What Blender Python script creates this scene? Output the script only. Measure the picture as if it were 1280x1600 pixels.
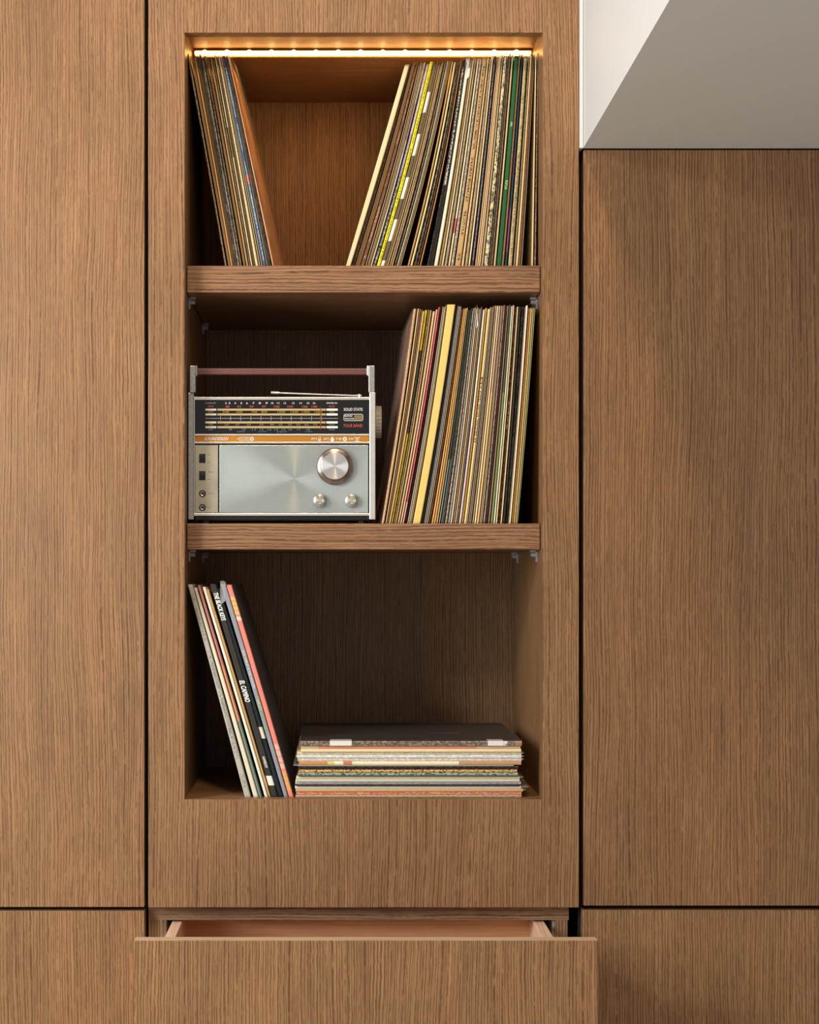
import bpy, math, random
from mathutils import Vector

C = bpy.context.scene.collection
for o in list(bpy.data.objects):
    bpy.data.objects.remove(o)
R = random.Random(7)

# ------------------------------------------------------------------ camera, world, lights, exposure
CAMY, CAMZ, VX, VY, S = -2.52, 1.2, 522.0, 900.0, 1110.0   # camera, principal point (px), px per metre at the cabinet face
sc = bpy.context.scene
cam_d = bpy.data.cameras.new('camera')
cam = bpy.data.objects.new('camera', cam_d); C.objects.link(cam)
cam.location = (0, CAMY, CAMZ); cam.rotation_euler = (math.radians(90), 0, 0)
cam_d.sensor_fit = 'HORIZONTAL'; cam_d.sensor_width = 36.0
cam_d.lens = -CAMY * S / 1280.0 * 36.0
cam_d.shift_x = (640 - VX) / 1280.0; cam_d.shift_y = (VY - 800) / 1280.0
cam_d.clip_start = 0.05
sc.camera = cam

world = bpy.data.worlds.new('room_light'); sc.world = world; world.use_nodes = True
bg = world.node_tree.nodes['Background']
bg.inputs['Color'].default_value = (0.98, 0.97, 0.96, 1); bg.inputs['Strength'].default_value = 0.39


def area(name, loc, target, w, h, power, color):
    d = bpy.data.lights.new(name, 'AREA'); d.shape = 'RECTANGLE'; d.size = w; d.size_y = h
    d.energy = power; d.color = color
    o = bpy.data.objects.new(name, d); C.objects.link(o); o.location = loc
    o.rotation_euler = (Vector(target) - Vector(loc)).to_track_quat('-Z', 'Y').to_euler()
    return o


area('window_daylight', (-1.58, -1.28, 1.46), (-0.1, 0, 1.26), 0.85, 0.95, 36, (1.0, 0.985, 0.955))
area('added_streak_light', (-2.55, -2.6, 2.65), (-0.05, 0, 1.3), 0.30, 0.34, 30, (0.97, 0.98, 1.0))  # extra unseen light, added for the radio's streak highlight and the stack shadow
area('ceiling_lamp', (-0.06, -1.55, 3.0), (-0.06, -0.2, 1.2), 0.22, 0.22, 20, (1.0, 0.74, 0.48))

sc.view_settings.view_transform = 'Standard'
sc.view_settings.look = 'None'
sc.view_settings.exposure = 0.0
sc.view_settings.gamma = 1.0
sc.view_settings.use_curve_mapping = False

# ------------------------------------------------------------------ helpers


def sc_at(y):
    return -CAMY / (-CAMY + y)


def PX(px, y=0.0):
    return (px - VX) / S / sc_at(y)


def PZ(py, y=0.0):
    return CAMZ + (VY - py) / S / sc_at(y)


def lin(h):
    if isinstance(h, (tuple, list)):
        return tuple(h[:3]) + (1.0,)
    h = h.lstrip('#')
    v = [int(h[i:i + 2], 16) / 255 for i in (0, 2, 4)]
    return tuple(((c + 0.055) / 1.055) ** 2.4 if c > 0.04045 else c / 12.92 for c in v) + (1.0,)


class MB:
    def __init__(s):
        s.v = []; s.f = []; s.uv = []

    def add(s, vs, fs):
        b = len(s.v); s.v += [tuple(v) for v in vs]; s.f += [tuple(b + i for i in f) for f in fs]

    def box(s, x0, x1, y0, y1, z0, z1):
        if x0 > x1: x0, x1 = x1, x0
        if y0 > y1: y0, y1 = y1, y0
        if z0 > z1: z0, z1 = z1, z0
        s.add([(x0, y0, z0), (x1, y0, z0), (x1, y1, z0), (x0, y1, z0), (x0, y0, z1), (x1, y0, z1), (x1, y1, z1), (x0, y1, z1)],
              [(0, 3, 2, 1), (4, 5, 6, 7), (0, 1, 5, 4), (1, 2, 6, 5), (2, 3, 7, 6), (3, 0, 4, 7)])
        return s

    def lathe(s, cx, cz, prof, n=48, a0=0.0):
        """prof: list of (radius, y); turned about a line along Y"""
        b = len(s.v); m = len(prof)
        for k in range(n):
            a = a0 + 2 * math.pi * k / n
            for r, y in prof:
                s.v.append((cx + r * math.cos(a), y, cz + r * math.sin(a)))
        for k in range(n):
            for j in range(m - 1):
                p = b + k * m + j; q = b + ((k + 1) % n) * m + j
                s.f.append((p, p + 1, q + 1, q))
        return s

    def tube(s, p, q, r0, r1, n=14):
        p = Vector(p); q = Vector(q); d = (q - p).normalized()
        u = d.cross(Vector((0, 0, 1)))
        if u.length < 1e-4: u = d.cross(Vector((1, 0, 0)))
        u.normalize(); w = d.cross(u)
        vs = []
        for c, r in ((p, r0), (q, r1)):
            for k in range(n):
                a = 2 * math.pi * k / n
                vs.append(c + u * (r * math.cos(a)) + w * (r * math.sin(a)))
        fs = [(k, (k + 1) % n, n + (k + 1) % n, n + k) for k in range(n)]
        fs += [tuple(range(n - 1, -1, -1)), tuple(range(n, 2 * n))]
        s.add(vs, fs); return s

    def build(s, name, mat, parent=None, bevel=0.0, smooth=False, seg=2):
        me = bpy.data.meshes.new(name); me.from_pydata(s.v, [], s.f)
        if s.uv:
            l = me.uv_layers.new(name='UVMap')
            k = 0
            for f in s.uv:
                for c in f:
                    l.data[k].uv = c; k += 1
        me.validate(); me.update()
        if smooth:
            for p in me.polygons: p.use_smooth = True
        o = bpy.data.objects.new(name, me); C.objects.link(o)
        if mat: me.materials.append(mat)
        if parent: o.parent = parent
        if bevel:
            m = o.modifiers.new('edge', 'BEVEL'); m.width = bevel; m.segments = seg; m.limit_method = 'ANGLE'
        if smooth:
            try:
                m = o.modifiers.new('ws', 'EDGE_SPLIT'); m.split_angle = math.radians(35)
            except Exception: pass
        return o


def empty(name, loc=(0, 0, 0)):
    # children keep world coordinates: the parent inverse is baked by leaving the Empty at its base and offsetting
    o = bpy.data.objects.new(name, None); C.objects.link(o); o.location = loc; o.empty_display_size = 0.05
    return o


def child_of(o, p):
    o.parent = p
    o.matrix_parent_inverse = p_matrix_inv(p)


def p_matrix_inv(p):
    from mathutils import Matrix
    m = Matrix.Translation(p.location)
    q = p.parent
    if q: m = (Matrix.Translation(q.location) if not q.data else Matrix()) @ m
    return m.inverted()


def tag(o, label=None, cat=None, group=None, kind=None):
    if label: o['label'] = label
    if cat: o['category'] = cat
    if group: o['group'] = group
    if kind: o['kind'] = kind
    return o


# ------------------------------------------------------------------ materials
class NT:
    def __init__(s, name):
        s.m = bpy.data.materials.new(name); s.m.use_nodes = True
        s.t = s.m.node_tree; s.n = s.t.nodes; s.b = s.n['Principled BSDF']

    def node(s, typ, **kw):
        x = s.n.new(typ)
        for k, v in kw.items():
            setattr(x, k, v)
        return x

    def link(s, a, b): s.t.links.new(a, b)

    def val(s, sock, v):
        if hasattr(v, 'is_output') or isinstance(v, bpy.types.NodeSocket): s.link(v, sock)
        else: sock.default_value = v

    def math(s, op, a, b=0.0, c=None):
        x = s.node('ShaderNodeMath', operation=op)
        s.val(x.inputs[0], a); s.val(x.inputs[1], b)
        if c is not None: s.val(x.inputs[2], c)
        return x.outputs[0]

    def mix(s, f, a, b, mode='MIX'):
        x = s.node('ShaderNodeMix', data_type='RGBA', blend_type=mode)
        s.val(x.inputs[0], f); s.val(x.inputs[6], a); s.val(x.inputs[7], b)
        return x.outputs[2]

    def noise(s, vec, scale, detail=2.0, rough=0.5, dims='3D'):
        x = s.node('ShaderNodeTexNoise', noise_dimensions=dims)
        x.inputs['Scale'].default_value = scale; x.inputs['Detail'].default_value = detail; x.inputs['Roughness'].default_value = rough
        if vec is not None: s.link(vec, x.inputs['Vector'])
        return x.outputs[0]

    def xyz(s, a, b, c):
        x = s.node('ShaderNodeCombineXYZ')
        for i, v in enumerate((a, b, c)): s.val(x.inputs[i], v)
        return x.outputs[0]

    def ramp(s, f, a, b):   # linear map a..b -> 0..1 clamped
        x = s.node('ShaderNodeMapRange'); x.clamp = True
        s.val(x.inputs[0], f); x.inputs[1].default_value = a; x.inputs[2].default_value = b
        return x.outputs[0]


def plain(name, col, rough=0.5, metal=0.0, emit=None, strength=0.0, mottle=0.0, scale=60.0):
    t = NT(name); b = t.b
    b.inputs['Base Color'].default_value = lin(col); b.inputs['Roughness'].default_value = rough; b.inputs['Metallic'].default_value = metal
    if mottle:
        tc = t.node('ShaderNodeTexCoord')
        n = t.noise(tc.outputs['Object'], scale, 4)
        k = t.math('MULTIPLY_ADD', n, mottle * 2, 1 - mottle)
        v = t.xyz(k, k, k)
        t.link(t.mix(1.0, lin(col), v, 'MULTIPLY'), b.inputs['Base Color'])
    if emit:
        b.inputs['Emission Color'].default_value = lin(emit); b.inputs['Emission Strength'].default_value = strength
    return t.m


def wood(name, axis='z', off=(0, 0, 0), light=(0.365, 0.205, 0.108), mid=(0.295, 0.158, 0.08), dark=(0.135, 0.066, 0.033), fine=1.0, contrast=1.0, rough=0.42):
    t = NT(name); tc = t.node('ShaderNodeTexCoord')
    sp = t.node('ShaderNodeSeparateXYZ'); t.link(tc.outputs['Object'], sp.inputs[0])
    x = t.math('ADD', sp.outputs[0], off[0]); y = t.math('ADD', sp.outputs[1], off[1]); z = t.math('ADD', sp.outputs[2], off[2])
    if axis == 'x': x, z = z, x          # grain runs along x
    if axis == 'y': y, z = z, y
    # slow drift of the grain lines plus a little wobble along them
    xy = t.math('MULTIPLY_ADD', y, 0.83, x)
    low = t.noise(t.xyz(xy, 0.0, t.math('MULTIPLY', z, 0.30)), 6.0, 2)
    wob = t.noise(t.xyz(t.math('MULTIPLY', xy, 0.6), 3.0, z), 60.0, 2)
    xd = t.math('ADD', xy, t.math('MULTIPLY', t.math('SUBTRACT', low, 0.5), 0.035))
    xd = t.math('MULTIPLY_ADD', t.math('SUBTRACT', wob, 0.5), 0.0022, xd)
    ph = t.noise(t.xyz(xd, 5.0, t.math('MULTIPLY', z, 0.01)), 120.0 * fine, 1)
    q = t.math('MULTIPLY_ADD', xd, fine / 0.0041, t.math('MULTIPLY', ph, 2.2))
    fr = t.math('ABSOLUTE', t.math('SUBTRACT', t.math('FRACT', q), 0.5))
    ln = t.ramp(fr, 0.22, 0.06)
    brk = t.noise(t.xyz(t.math('MULTIPLY', t.math('FLOOR', q), 7.31), 0.0, t.math('MULTIPLY', z, 34.0 * fine)), 1.0, 3, 0.65)
    g1 = t.noise(t.xyz(xd, 9.0, t.math('MULTIPLY', z, 0.012)), 620 * fine, 1.0, 0.5)     # hair-fine growth lines
    g3 = t.noise(t.xyz(xd, 2.0, t.math('MULTIPLY', z, 0.10)), 24, 3.0, 0.6)              # broad bands
    g4 = t.noise(t.xyz(xy, 4.0, t.math('MULTIPLY', z, 0.5)), 8, 3.0, 0.6)                # blotches
    q2 = t.math('MULTIPLY_ADD', xd, fine / 0.0027, t.math('MULTIPLY', ph, 3.0))
    fr2 = t.math('ABSOLUTE', t.math('SUBTRACT', t.math('FRACT', q2), 0.5))
    brk2 = t.noise(t.xyz(t.math('MULTIPLY', t.math('FLOOR', q2), 3.77), 8.0, t.math('MULTIPLY', z, 46.0 * fine)), 1.0, 2, 0.6)
    ga = t.math('MULTIPLY', ln, t.ramp(brk, 0.30, 0.52))
    gb = t.math('MULTIPLY', t.math('MULTIPLY', t.ramp(fr2, 0.24, 0.08), t.ramp(brk2, 0.46, 0.62)), 0.75)
    g2 = t.math('MAXIMUM', ga, gb)
    base = t.mix(t.ramp(g1, 0.38, 0.62), lin(mid), lin(light))
    base = t.mix(t.math('MULTIPLY', g2, 0.84 * contrast), base, lin(dark))
    k = t.math('MULTIPLY_ADD', g3, 0.44, 0.78)
    k2 = t.math('MULTIPLY', k, t.math('MULTIPLY_ADD', g4, 0.50, 0.75))
    rg = t.math('MULTIPLY_ADD', g3, 0.10, 0.95)
    base = t.mix(1.0, base, t.xyz(t.math('MULTIPLY', k2, rg), k2, t.math('MULTIPLY', k2, 0.99)), 'MULTIPLY')
    t.link(base, t.b.inputs['Base Color'])
    t.b.inputs['Roughness'].default_value = rough
    t.b.inputs['Specular IOR Level'].default_value = 0.35
    bp = t.node('ShaderNodeBump'); bp.inputs['Strength'].default_value = 0.25; bp.inputs['Distance'].default_value = 0.0006
    t.link(t.math('SUBTRACT', 1.0, g2), bp.inputs['Height']); t.link(bp.outputs[0], t.b.inputs['Normal'])
    return t.m


def spine_mat(name, base, ink=None, blocks=(), cover=None, wear=0.3, dens=0.5, rng=(0.04, 0.96), seed=0.0, gloss=0.55, mot=0.18, speck=None):
    """printed card: UV u = 0..1 across the spine (2.. on the covers), v = 0..1 along its length"""
    t = NT(name)
    uv = t.node('ShaderNodeUVMap'); uv.uv_map = 'UVMap'
    sp = t.node('ShaderNodeSeparateXYZ'); t.link(uv.outputs[0], sp.inputs[0]); u, v = sp.outputs[0], sp.outputs[1]
    def tone(h):      # faded card: pale inks a little paler, blacks a little deeper
        c = lin(h); l = 0.3 * c[0] + 0.6 * c[1] + 0.1 * c[2]
        f = 1.14 if l > 0.30 else (0.7 if l < 0.06 else 1.06)
        return tuple(min(0.86, v * f * w) for v, w in zip(c[:3], (1.03, 1.0, 0.90))) + (1.0,)
    col = tone(base)
    for (a, b, c) in blocks:
        m = t.math('MULTIPLY', t.math('GREATER_THAN', v, a), t.math('LESS_THAN', v, b))
        col = t.mix(m, col, lin(c))
    on_spine = t.math('LESS_THAN', u, 1.5)
    if speck:       # coarse two-tone printing, as on picture spines
        n = t.noise(t.xyz(t.math('MULTIPLY', u, 2.2), t.math('MULTIPLY', v, 70.0), seed), 1.0, 3, 0.65)
        col = t.mix(t.ramp(n, 0.5, 0.56), col, tone(speck))
    if ink:
        gl = t.noise(t.xyz(t.math('MULTIPLY', u, 3.0), t.math('MULTIPLY', v, 190.0), seed + 3.1), 1.0, 1, 0.5)
        wd = t.noise(t.xyz(t.math('MULTIPLY', v, 14.0), seed, 0.0), 1.0, 0)
        m = t.math('MULTIPLY', t.math('GREATER_THAN', gl, 0.50), t.math('GREATER_THAN', wd, 1.0 - dens))
        m = t.math('MULTIPLY', m, t.math('LESS_THAN', t.math('ABSOLUTE', t.math('SUBTRACT', u, 0.5)), 0.27))
        m = t.math('MULTIPLY', m, t.math('MULTIPLY', t.math('GREATER_THAN', v, rng[0]), t.math('LESS_THAN', v, rng[1])))
        col = t.mix(m, col, lin(ink))
    # rubbed edges
    en = t.noise(t.xyz(t.math('MULTIPLY', u, 1.0), t.math('MULTIPLY', v, 60.0), seed + 7.7), 1.0, 4, 0.7)
    e = t.ramp(t.math('ABSOLUTE', t.math('SUBTRACT', u, 0.5)), 0.28, 0.5)
    m = t.math('MULTIPLY', t.math('MULTIPLY', e, t.ramp(en, 0.42, 0.6)), wear)
    col = t.mix(t.math('MULTIPLY', m, on_spine), col, (0.62, 0.47, 0.32, 1))
    if cover:
        tc = t.node('ShaderNodeTexCoord')
        cn = t.noise(tc.outputs['Object'], 22, 4, 0.6)
        cc = t.mix(t.ramp(cn, 0.35, 0.65), lin(cover[0]), lin(cover[1]))
        col = t.mix(on_spine, cc, col)
    mn = t.noise(t.xyz(t.math('MULTIPLY', u, 1.5), t.math('MULTIPLY', v, 38.0), seed + 1.3), 1.0, 5, 0.7)
    k = t.math('MULTIPLY_ADD', mn, mot * 2, 1 - mot)
    col = t.mix(1.0, col, t.xyz(k, k, t.math('MULTIPLY', k, 0.98)), 'MULTIPLY')
    t.link(col, t.b.inputs['Base Color'])
    t.b.inputs['Roughness'].default_value = gloss
    t.b.inputs['Specular IOR Level'].default_value = 0.4
    return t.m


def plastic_film(name, tint=(0.93, 0.94, 0.95), a=0.22, rough=0.12):
    t = NT(name)
    out = t.n['Material Output']
    tr = t.node('ShaderNodeBsdfTransparent'); tr.inputs[0].default_value = lin(tint)
    gl = t.node('ShaderNodeBsdfGlossy'); gl.inputs['Roughness'].default_value = rough; gl.inputs[0].default_value = (1, 1, 1, 1)
    df = t.node('ShaderNodeBsdfDiffuse'); df.inputs[0].default_value = (0.8, 0.8, 0.82, 1)
    m1 = t.node('ShaderNodeMixShader'); m1.inputs[0].default_value = 0.5
    t.link(gl.outputs[0], m1.inputs[1]); t.link(df.outputs[0], m1.inputs[2])
    m2 = t.node('ShaderNodeMixShader'); m2.inputs[0].default_value = a
    t.link(tr.outputs[0], m2.inputs[1]); t.link(m1.outputs[0], m2.inputs[2]); t.link(m2.outputs[0], out.inputs[0])
    return t.m


M = {}
M['black_gap'] = plain('black_backing', (0.004, 0.004, 0.004), 0.9)
M['white_paint'] = plain('white_paint', (0.63, 0.665, 0.675), 0.6, mottle=0.01, scale=3)
M['beige_paint'] = plain('floor_boards', (0.74, 0.65, 0.53), 0.5)
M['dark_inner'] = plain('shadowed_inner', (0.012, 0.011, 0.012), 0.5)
M['film'] = plastic_film('clear_film', a=0.13)
M['film_dull'] = plastic_film('worn_clear_film', a=0.42, rough=0.25)
M['steel'] = plain('brushed_steel', (0.62, 0.61, 0.58), 0.38, 0.85)
M['maple'] = wood('drawer_box_wood', 'y', light=(0.80, 0.56, 0.40), mid=(0.75, 0.50, 0.35), dark=(0.62, 0.38, 0.25), fine=0.5, contrast=0.4)
M['maple_x'] = wood('drawer_back_wood', 'x', light=(0.86, 0.50, 0.29), mid=(0.80, 0.43, 0.23), dark=(0.60, 0.28, 0.13), fine=0.3, contrast=0.7)

# ------------------------------------------------------------------ setting
mb = MB().box(-3.2, 3.2, -4.2, 0.6, -0.05, 0.0)
tag(mb.build('floor', M['beige_paint']), kind='structure')
mb = MB().box(-3.2, 3.2, -4.2, 0.6, 3.15, 3.2)
tag(mb.build('ceiling', M['white_paint']), kind='structure')
# dark carcase wall behind the panels, open where the shelving unit stands
mb = MB()
XL, XR = -0.2665, 0.3475
mb.box(-3.2, XL, 0.021, 0.06, 0, 2.75); mb.box(XR, 3.2, 0.021, 0.06, 0, 2.75)
mb.box(XL, XR, 0.445, 0.48, 0, 2.75)
mb.box(XL - 0.01, XL, 0.06, 0.48, 0, 2.75); mb.box(XR, XR + 0.01, 0.06, 0.48, 0, 2.75)
tag(mb.build('wall_back', M['black_gap']), kind='structure')
mb = MB().box(-3.2, 3.2, 0.0, 0.06, 2.751, 3.15)
tag(mb.build('trim_1', M['white_paint']), kind='structure')
# boxed soffit hanging over the panel beside the unit
sx0 = PX(911.2)
mb = MB().box(sx0, 1.75, -1.25, -0.001, PZ(232.2), 2.74)
tag(mb.build('trim_2', M['white_paint']), 'white painted boxed soffit above the tall oak panel', kind='structure')
mb = MB().box(PX(905.4), sx0 - 0.0006, -0.004, 0.018, PZ(232.0), 2.74)
tag(mb.build('trim_3', M['white_paint']), kind='structure')

# wall panels (flush cabinet fronts)
W = {}
GR = dict(light=(0.325, 0.181, 0.087), mid=(0.245, 0.126, 0.055), dark=(0.098, 0.042, 0.016))


def panel(name, x0, x1, z0, z1, off, label, **kw):
    m = wood('oak_' + name, 'z', off, **{**GR, **kw})
    o = MB().box(x0, x1, 0.0, 0.02, z0, z1).build('wall_panel', m, bevel=0.0007)
    return tag(o, label, 'panel')


panel('a', -1.15, PX(225.6), PZ(1417.3), 2.745, (3.1, 0, 0.7), 'tall flush oak panel beside the unit, on its far side from the white soffit')
panel('b', -1.15, PX(225.6), 0.06, PZ(1423.3), (5.3, 0, 2.1), 'low oak panel under the tall panel, on the side away from the soffit')
panel('c', PX(912.2), 1.7, PZ(1415.2), PZ(234.2), (8.9, 0, 4.2), 'tall oak panel with painted-in shade directly under the white soffit', light=(0.300, 0.163, 0.078), mid=(0.228, 0.115, 0.051), dark=(0.095, 0.040, 0.017))  # oak darkened: light falloff and soffit shade put into its colour
panel('d', PX(910.5), 1.7, 0.06, PZ(1422.2), (11.7, 0, 6.3), 'low oak panel below the soffit side, partly shaded by the open drawer')

# ------------------------------------------------------------------ shelving unit
unit = empty('shelving_unit')
tag(unit, 'built-in oak shelving unit with open niche, two shelves, led strip and open drawer', 'shelving unit')
fx0, fx1, fz0, fz1 = PX(231.6), PX(904.8), PZ(1418.0), 2.745
hx0, hx1, hz0, hz1 = PX(288.6), PX(848.6), PZ(1249.2), PZ(51.0)
mb = MB()
xs = [fx0, hx0, hx1, fx1]; zs = [fz0, hz0, hz1, fz1]
for y in (0.0, 0.02):
    for z in zs:
        for x in xs: mb.v.append((x, y, z))
g = lambda i, j, k: k * 16 + j * 4 + i
for j in range(3):
    for i in range(3):
        if i == 1 and j == 1: continue
        mb.f.append((g(i, j, 0), g(i + 1, j, 0), g(i + 1, j + 1, 0), g(i, j + 1, 0)))
        mb.f.append((g(i, j, 1), g(i, j + 1, 1), g(i + 1, j + 1, 1), g(i + 1, j, 1)))
for i in range(3):
    mb.f.append((g(i, 0, 0), g(i, 0, 1), g(i + 1, 0, 1), g(i + 1, 0, 0)))
    mb.f.append((g(i, 3, 0), g(i + 1, 3, 0), g(i + 1, 3, 1), g(i, 3, 1)))
    mb.f.append((g(0, i, 0), g(0, i + 1, 0), g(0, i + 1, 1), g(0, i, 1)))
    mb.f.append((g(3, i, 0), g(3, i, 1), g(3, i + 1, 1), g(3, i + 1, 0)))
mb.f.append((g(1, 1, 0), g(2, 1, 0), g(2, 1, 1), g(1, 1, 1)))
mb.f.append((g(1, 2, 0), g(1, 2, 1), g(2, 2, 1), g(2, 2, 0)))
mb.f.append((g(1, 1, 0), g(1, 1, 1), g(1, 2, 1), g(1, 2, 0)))
mb.f.append((g(2, 1, 0), g(2, 2, 0), g(2, 2, 1), g(2, 1, 1)))
mb.build('face_frame', wood('oak_frame', 'z', (0, 0, 0), **GR), unit, bevel=0.0006)
DB = 0.43                       # depth of the niche back
ceilz = CAMZ + 864 / S
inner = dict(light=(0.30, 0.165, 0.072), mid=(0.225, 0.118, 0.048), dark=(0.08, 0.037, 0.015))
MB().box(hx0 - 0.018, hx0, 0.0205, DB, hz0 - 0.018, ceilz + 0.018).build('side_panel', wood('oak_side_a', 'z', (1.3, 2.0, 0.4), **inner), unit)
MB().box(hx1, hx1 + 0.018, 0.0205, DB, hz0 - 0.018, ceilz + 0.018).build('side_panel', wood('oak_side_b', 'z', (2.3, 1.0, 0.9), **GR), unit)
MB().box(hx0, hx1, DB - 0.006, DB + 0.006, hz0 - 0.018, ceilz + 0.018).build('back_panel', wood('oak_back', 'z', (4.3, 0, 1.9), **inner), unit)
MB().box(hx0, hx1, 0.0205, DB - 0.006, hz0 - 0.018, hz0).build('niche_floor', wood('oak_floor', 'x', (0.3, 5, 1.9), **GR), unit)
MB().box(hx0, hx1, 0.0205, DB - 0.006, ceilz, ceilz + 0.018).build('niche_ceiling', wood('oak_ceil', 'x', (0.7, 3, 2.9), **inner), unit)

shelf_z = []
for k, (pt, pb) in enumerate(((415.0, 457.0), (818.0, 858.6))):
    zt, zb = PZ(pt, 0.027), PZ(pb, 0.027)
    sh = MB().box(hx0 + 0.001, hx1 - 0.001, 0.027, DB - 0.008, zb, zt).build('shelf', wood('oak_shelf_%d' % k, 'x', (1.9 * k, 0, 3.3 * k + .6), fine=0.8, light=(0.335, 0.18, 0.095), mid=(0.235, 0.118, 0.058), dark=(0.10, 0.045, 0.022), contrast=1.1), unit, bevel=0.0012)
    shelf_z.append(zt)
    for x, sgn in ((hx0, 1), (hx1, -1)):
        for y in (0.075, 0.345):
            p = MB()
            p.tube((x, y, zb - 0.0065), (x + sgn * 0.009, y, zb - 0.0065), 0.0032, 0.0032)
            p.box(x, x + sgn * 0.0022, y - 0.005, y + 0.005, zb - 0.017, zb - 0.001)
            p.box(x, x + sgn * 0.010, y - 0.005, y + 0.005, zb - 0.0028, zb - 0.0004)
            p.add([(x + sgn * 0.0022, y - 0.001, zb - 0.015), (x + sgn * 0.0022, y + 0.001, zb - 0.015), (x + sgn * 0.009, y + 0.001, zb - 0.003), (x + sgn * 0.009, y - 0.001, zb - 0.003)], [(0, 1, 2, 3)])
            p.build('shelf_pin', plain('pin_plastic', (0.42, 0.42, 0.43), 0.15) if 'pin' not in M else M['pin'], unit)
NZ0 = hz0

# rail, stiles and drawer recess
rail_m = wood('oak_rail', 'x', (0, 3, 7.7), **{**inner, 'light': (0.34, 0.20, 0.11), 'mid': (0.26, 0.145, 0.075)})
MB().box(PX(232, .02), PX(889, .02), 0.0205, 0.040, PZ(1437.6, .02), fz0 + 0.010).build('drawer_rail', rail_m, unit)
st_m = wood('oak_stile', 'z', (7, 3, 1.7), **{**inner, 'light': (0.34, 0.20, 0.11), 'mid': (0.26, 0.145, 0.075)})
MB().box(PX(232, .02), PX(254.5, .02), 0.021, 0.43, 0.06, PZ(1437.6, .02)).build('stile', st_m, unit)
MB().box(PX(868, .02), PX(887, .02), 0.021, 0.43, 0.06, PZ(1437.6, .02)).build('stile', st_m, unit)
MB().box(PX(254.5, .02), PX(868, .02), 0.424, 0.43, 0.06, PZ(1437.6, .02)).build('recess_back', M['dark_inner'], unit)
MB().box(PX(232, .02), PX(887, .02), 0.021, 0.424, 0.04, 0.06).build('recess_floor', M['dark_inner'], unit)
for x0, x1 in ((PX(254.5, .02), PX(254.5, .02) + 0.0035), (PX(868, .02) - 0.0035, PX(868, .02))):
    MB().box(x0, x1, 0.03, 0.40, PZ(1437.6, .02) - 0.06, PZ(1437.6, .02) - 0.0005).build('drawer_slide', plain('pale_liner', (0.55, 0.52, 0.47), 0.5), unit)
# drawer, pulled out 0.187 m
dy = -0.187
s1 = sc_at(dy)
dz_top = CAMZ - (1469.7 - VY) / s1 / S
dx0, dx1 = VX and (208.6 - VX) / s1 / S, (935.2 - VX) / s1 / S
dr = MB().box(dx0, dx1, dy, dy + 0.0215, 0.40, dz_top).build('drawer', wood('oak_drawer', 'z', (0.02, 0, 0.03), **{**GR, 'light': (0.355, 0.20, 0.096)}), unit, bevel=0.0012)
# pale solid-wood lipping along the top edge
MB().box(dx0 + 0.001, dx1 - 0.001, dy + 0.0016, dy + 0.0205, dz_top, dz_top + 0.0006).build('edge_lipping', wood('oak_lip', 'x', (0, 1, 0.5), light=(0.62, 0.46, 0.31), mid=(0.55, 0.40, 0.26), dark=(0.42, 0.29, 0.18), contrast=0.5), dr)
bz = CAMZ - 545 / S
bx0, bx1 = PX(266.5), PX(853.5)
th = 0.0145
MB().box(bx0, bx0 + th, dy + 0.0218, 0.10, bz - 0.16, bz).build('drawer_side', M['maple'], dr, bevel=0.0008)
MB().box(bx1 - th, bx1, dy + 0.0218, 0.10, bz - 0.16, bz).build('drawer_side', M['maple'], dr, bevel=0.0008)
MB().box(bx0 + th, bx1 - th, 0.0865, 0.10, bz - 0.16, bz - 0.001).build('drawer_back', M['maple_x'], dr)
MB().box(bx0 + th, bx1 - th, dy + 0.0218, 0.0864, bz - 0.15, bz - 0.14).build('drawer_bottom', M['maple_x'], dr)

# ------------------------------------------------------------------ led strip
yl = 0.122
lx0, lx1 = PX(303, yl), PX(831.5, yl)
led = empty('led_light_strip')
tag(led, 'warm white led strip light glowing under the top of the niche', 'light strip')
zc = ceilz
MB().box(lx0, lx1, yl - 0.001, yl + 0.012, zc - 0.0030, zc).build('mounting_channel', plain('bronze_channel', (0.05, 0.03, 0.015), 0.5, 0.5), led)
MB().box(lx0, lx1, yl + 0.0105, yl + 0.012, zc - 0.0095, zc - 0.0030).build('channel_wall', plain('bronze_channel_b', (0.05, 0.03, 0.015), 0.5, 0.5), led)
MB().box(lx0 + 0.001, lx1 - 0.001, yl, yl + 0.010, zc - 0.0080, zc - 0.0036).build('diffuser', plain('glowing_diffuser', (0.9, 0.8, 0.6), 0.4, emit=(1.0, 0.46, 0.12), strength=13), led, bevel=0.0015)
chip_m = plain('glowing_led', (0.9, 0.8, 0.6), 0.4, emit=(1.0, 0.50, 0.15), strength=16)
for k in range(15):
    x = lx0 + 0.016 + k * (lx1 - lx0 - 0.026) / 14.4
    c = MB(); n = 10
    c.lathe(x, zc - 0.0060, [(0.0001, yl - 0.0024), (0.0026, yl - 0.0020), (0.0040, yl - 0.0012), (0.0044, yl + 0.0005)], n)
    c.build('led_chip', chip_m, led, smooth=True)

ld = area('led_glow', ((lx0 + lx1) / 2, yl + 0.005, zc - 0.0098), ((lx0 + lx1) / 2, yl + 0.055, zc - 0.11), lx1 - lx0 - 0.01, 0.008, 0.72, (1.0, 0.52, 0.16))
ld.data.spread = math.radians(150)

# ------------------------------------------------------------------ records
import zlib
ORD = ['first', 'second', 'third', 'fourth', 'fifth', 'sixth', 'seventh', 'eighth', 'ninth', 'tenth', 'eleventh', 'twelfth', 'thirteenth', 'fourteenth', 'fifteenth']


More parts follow.
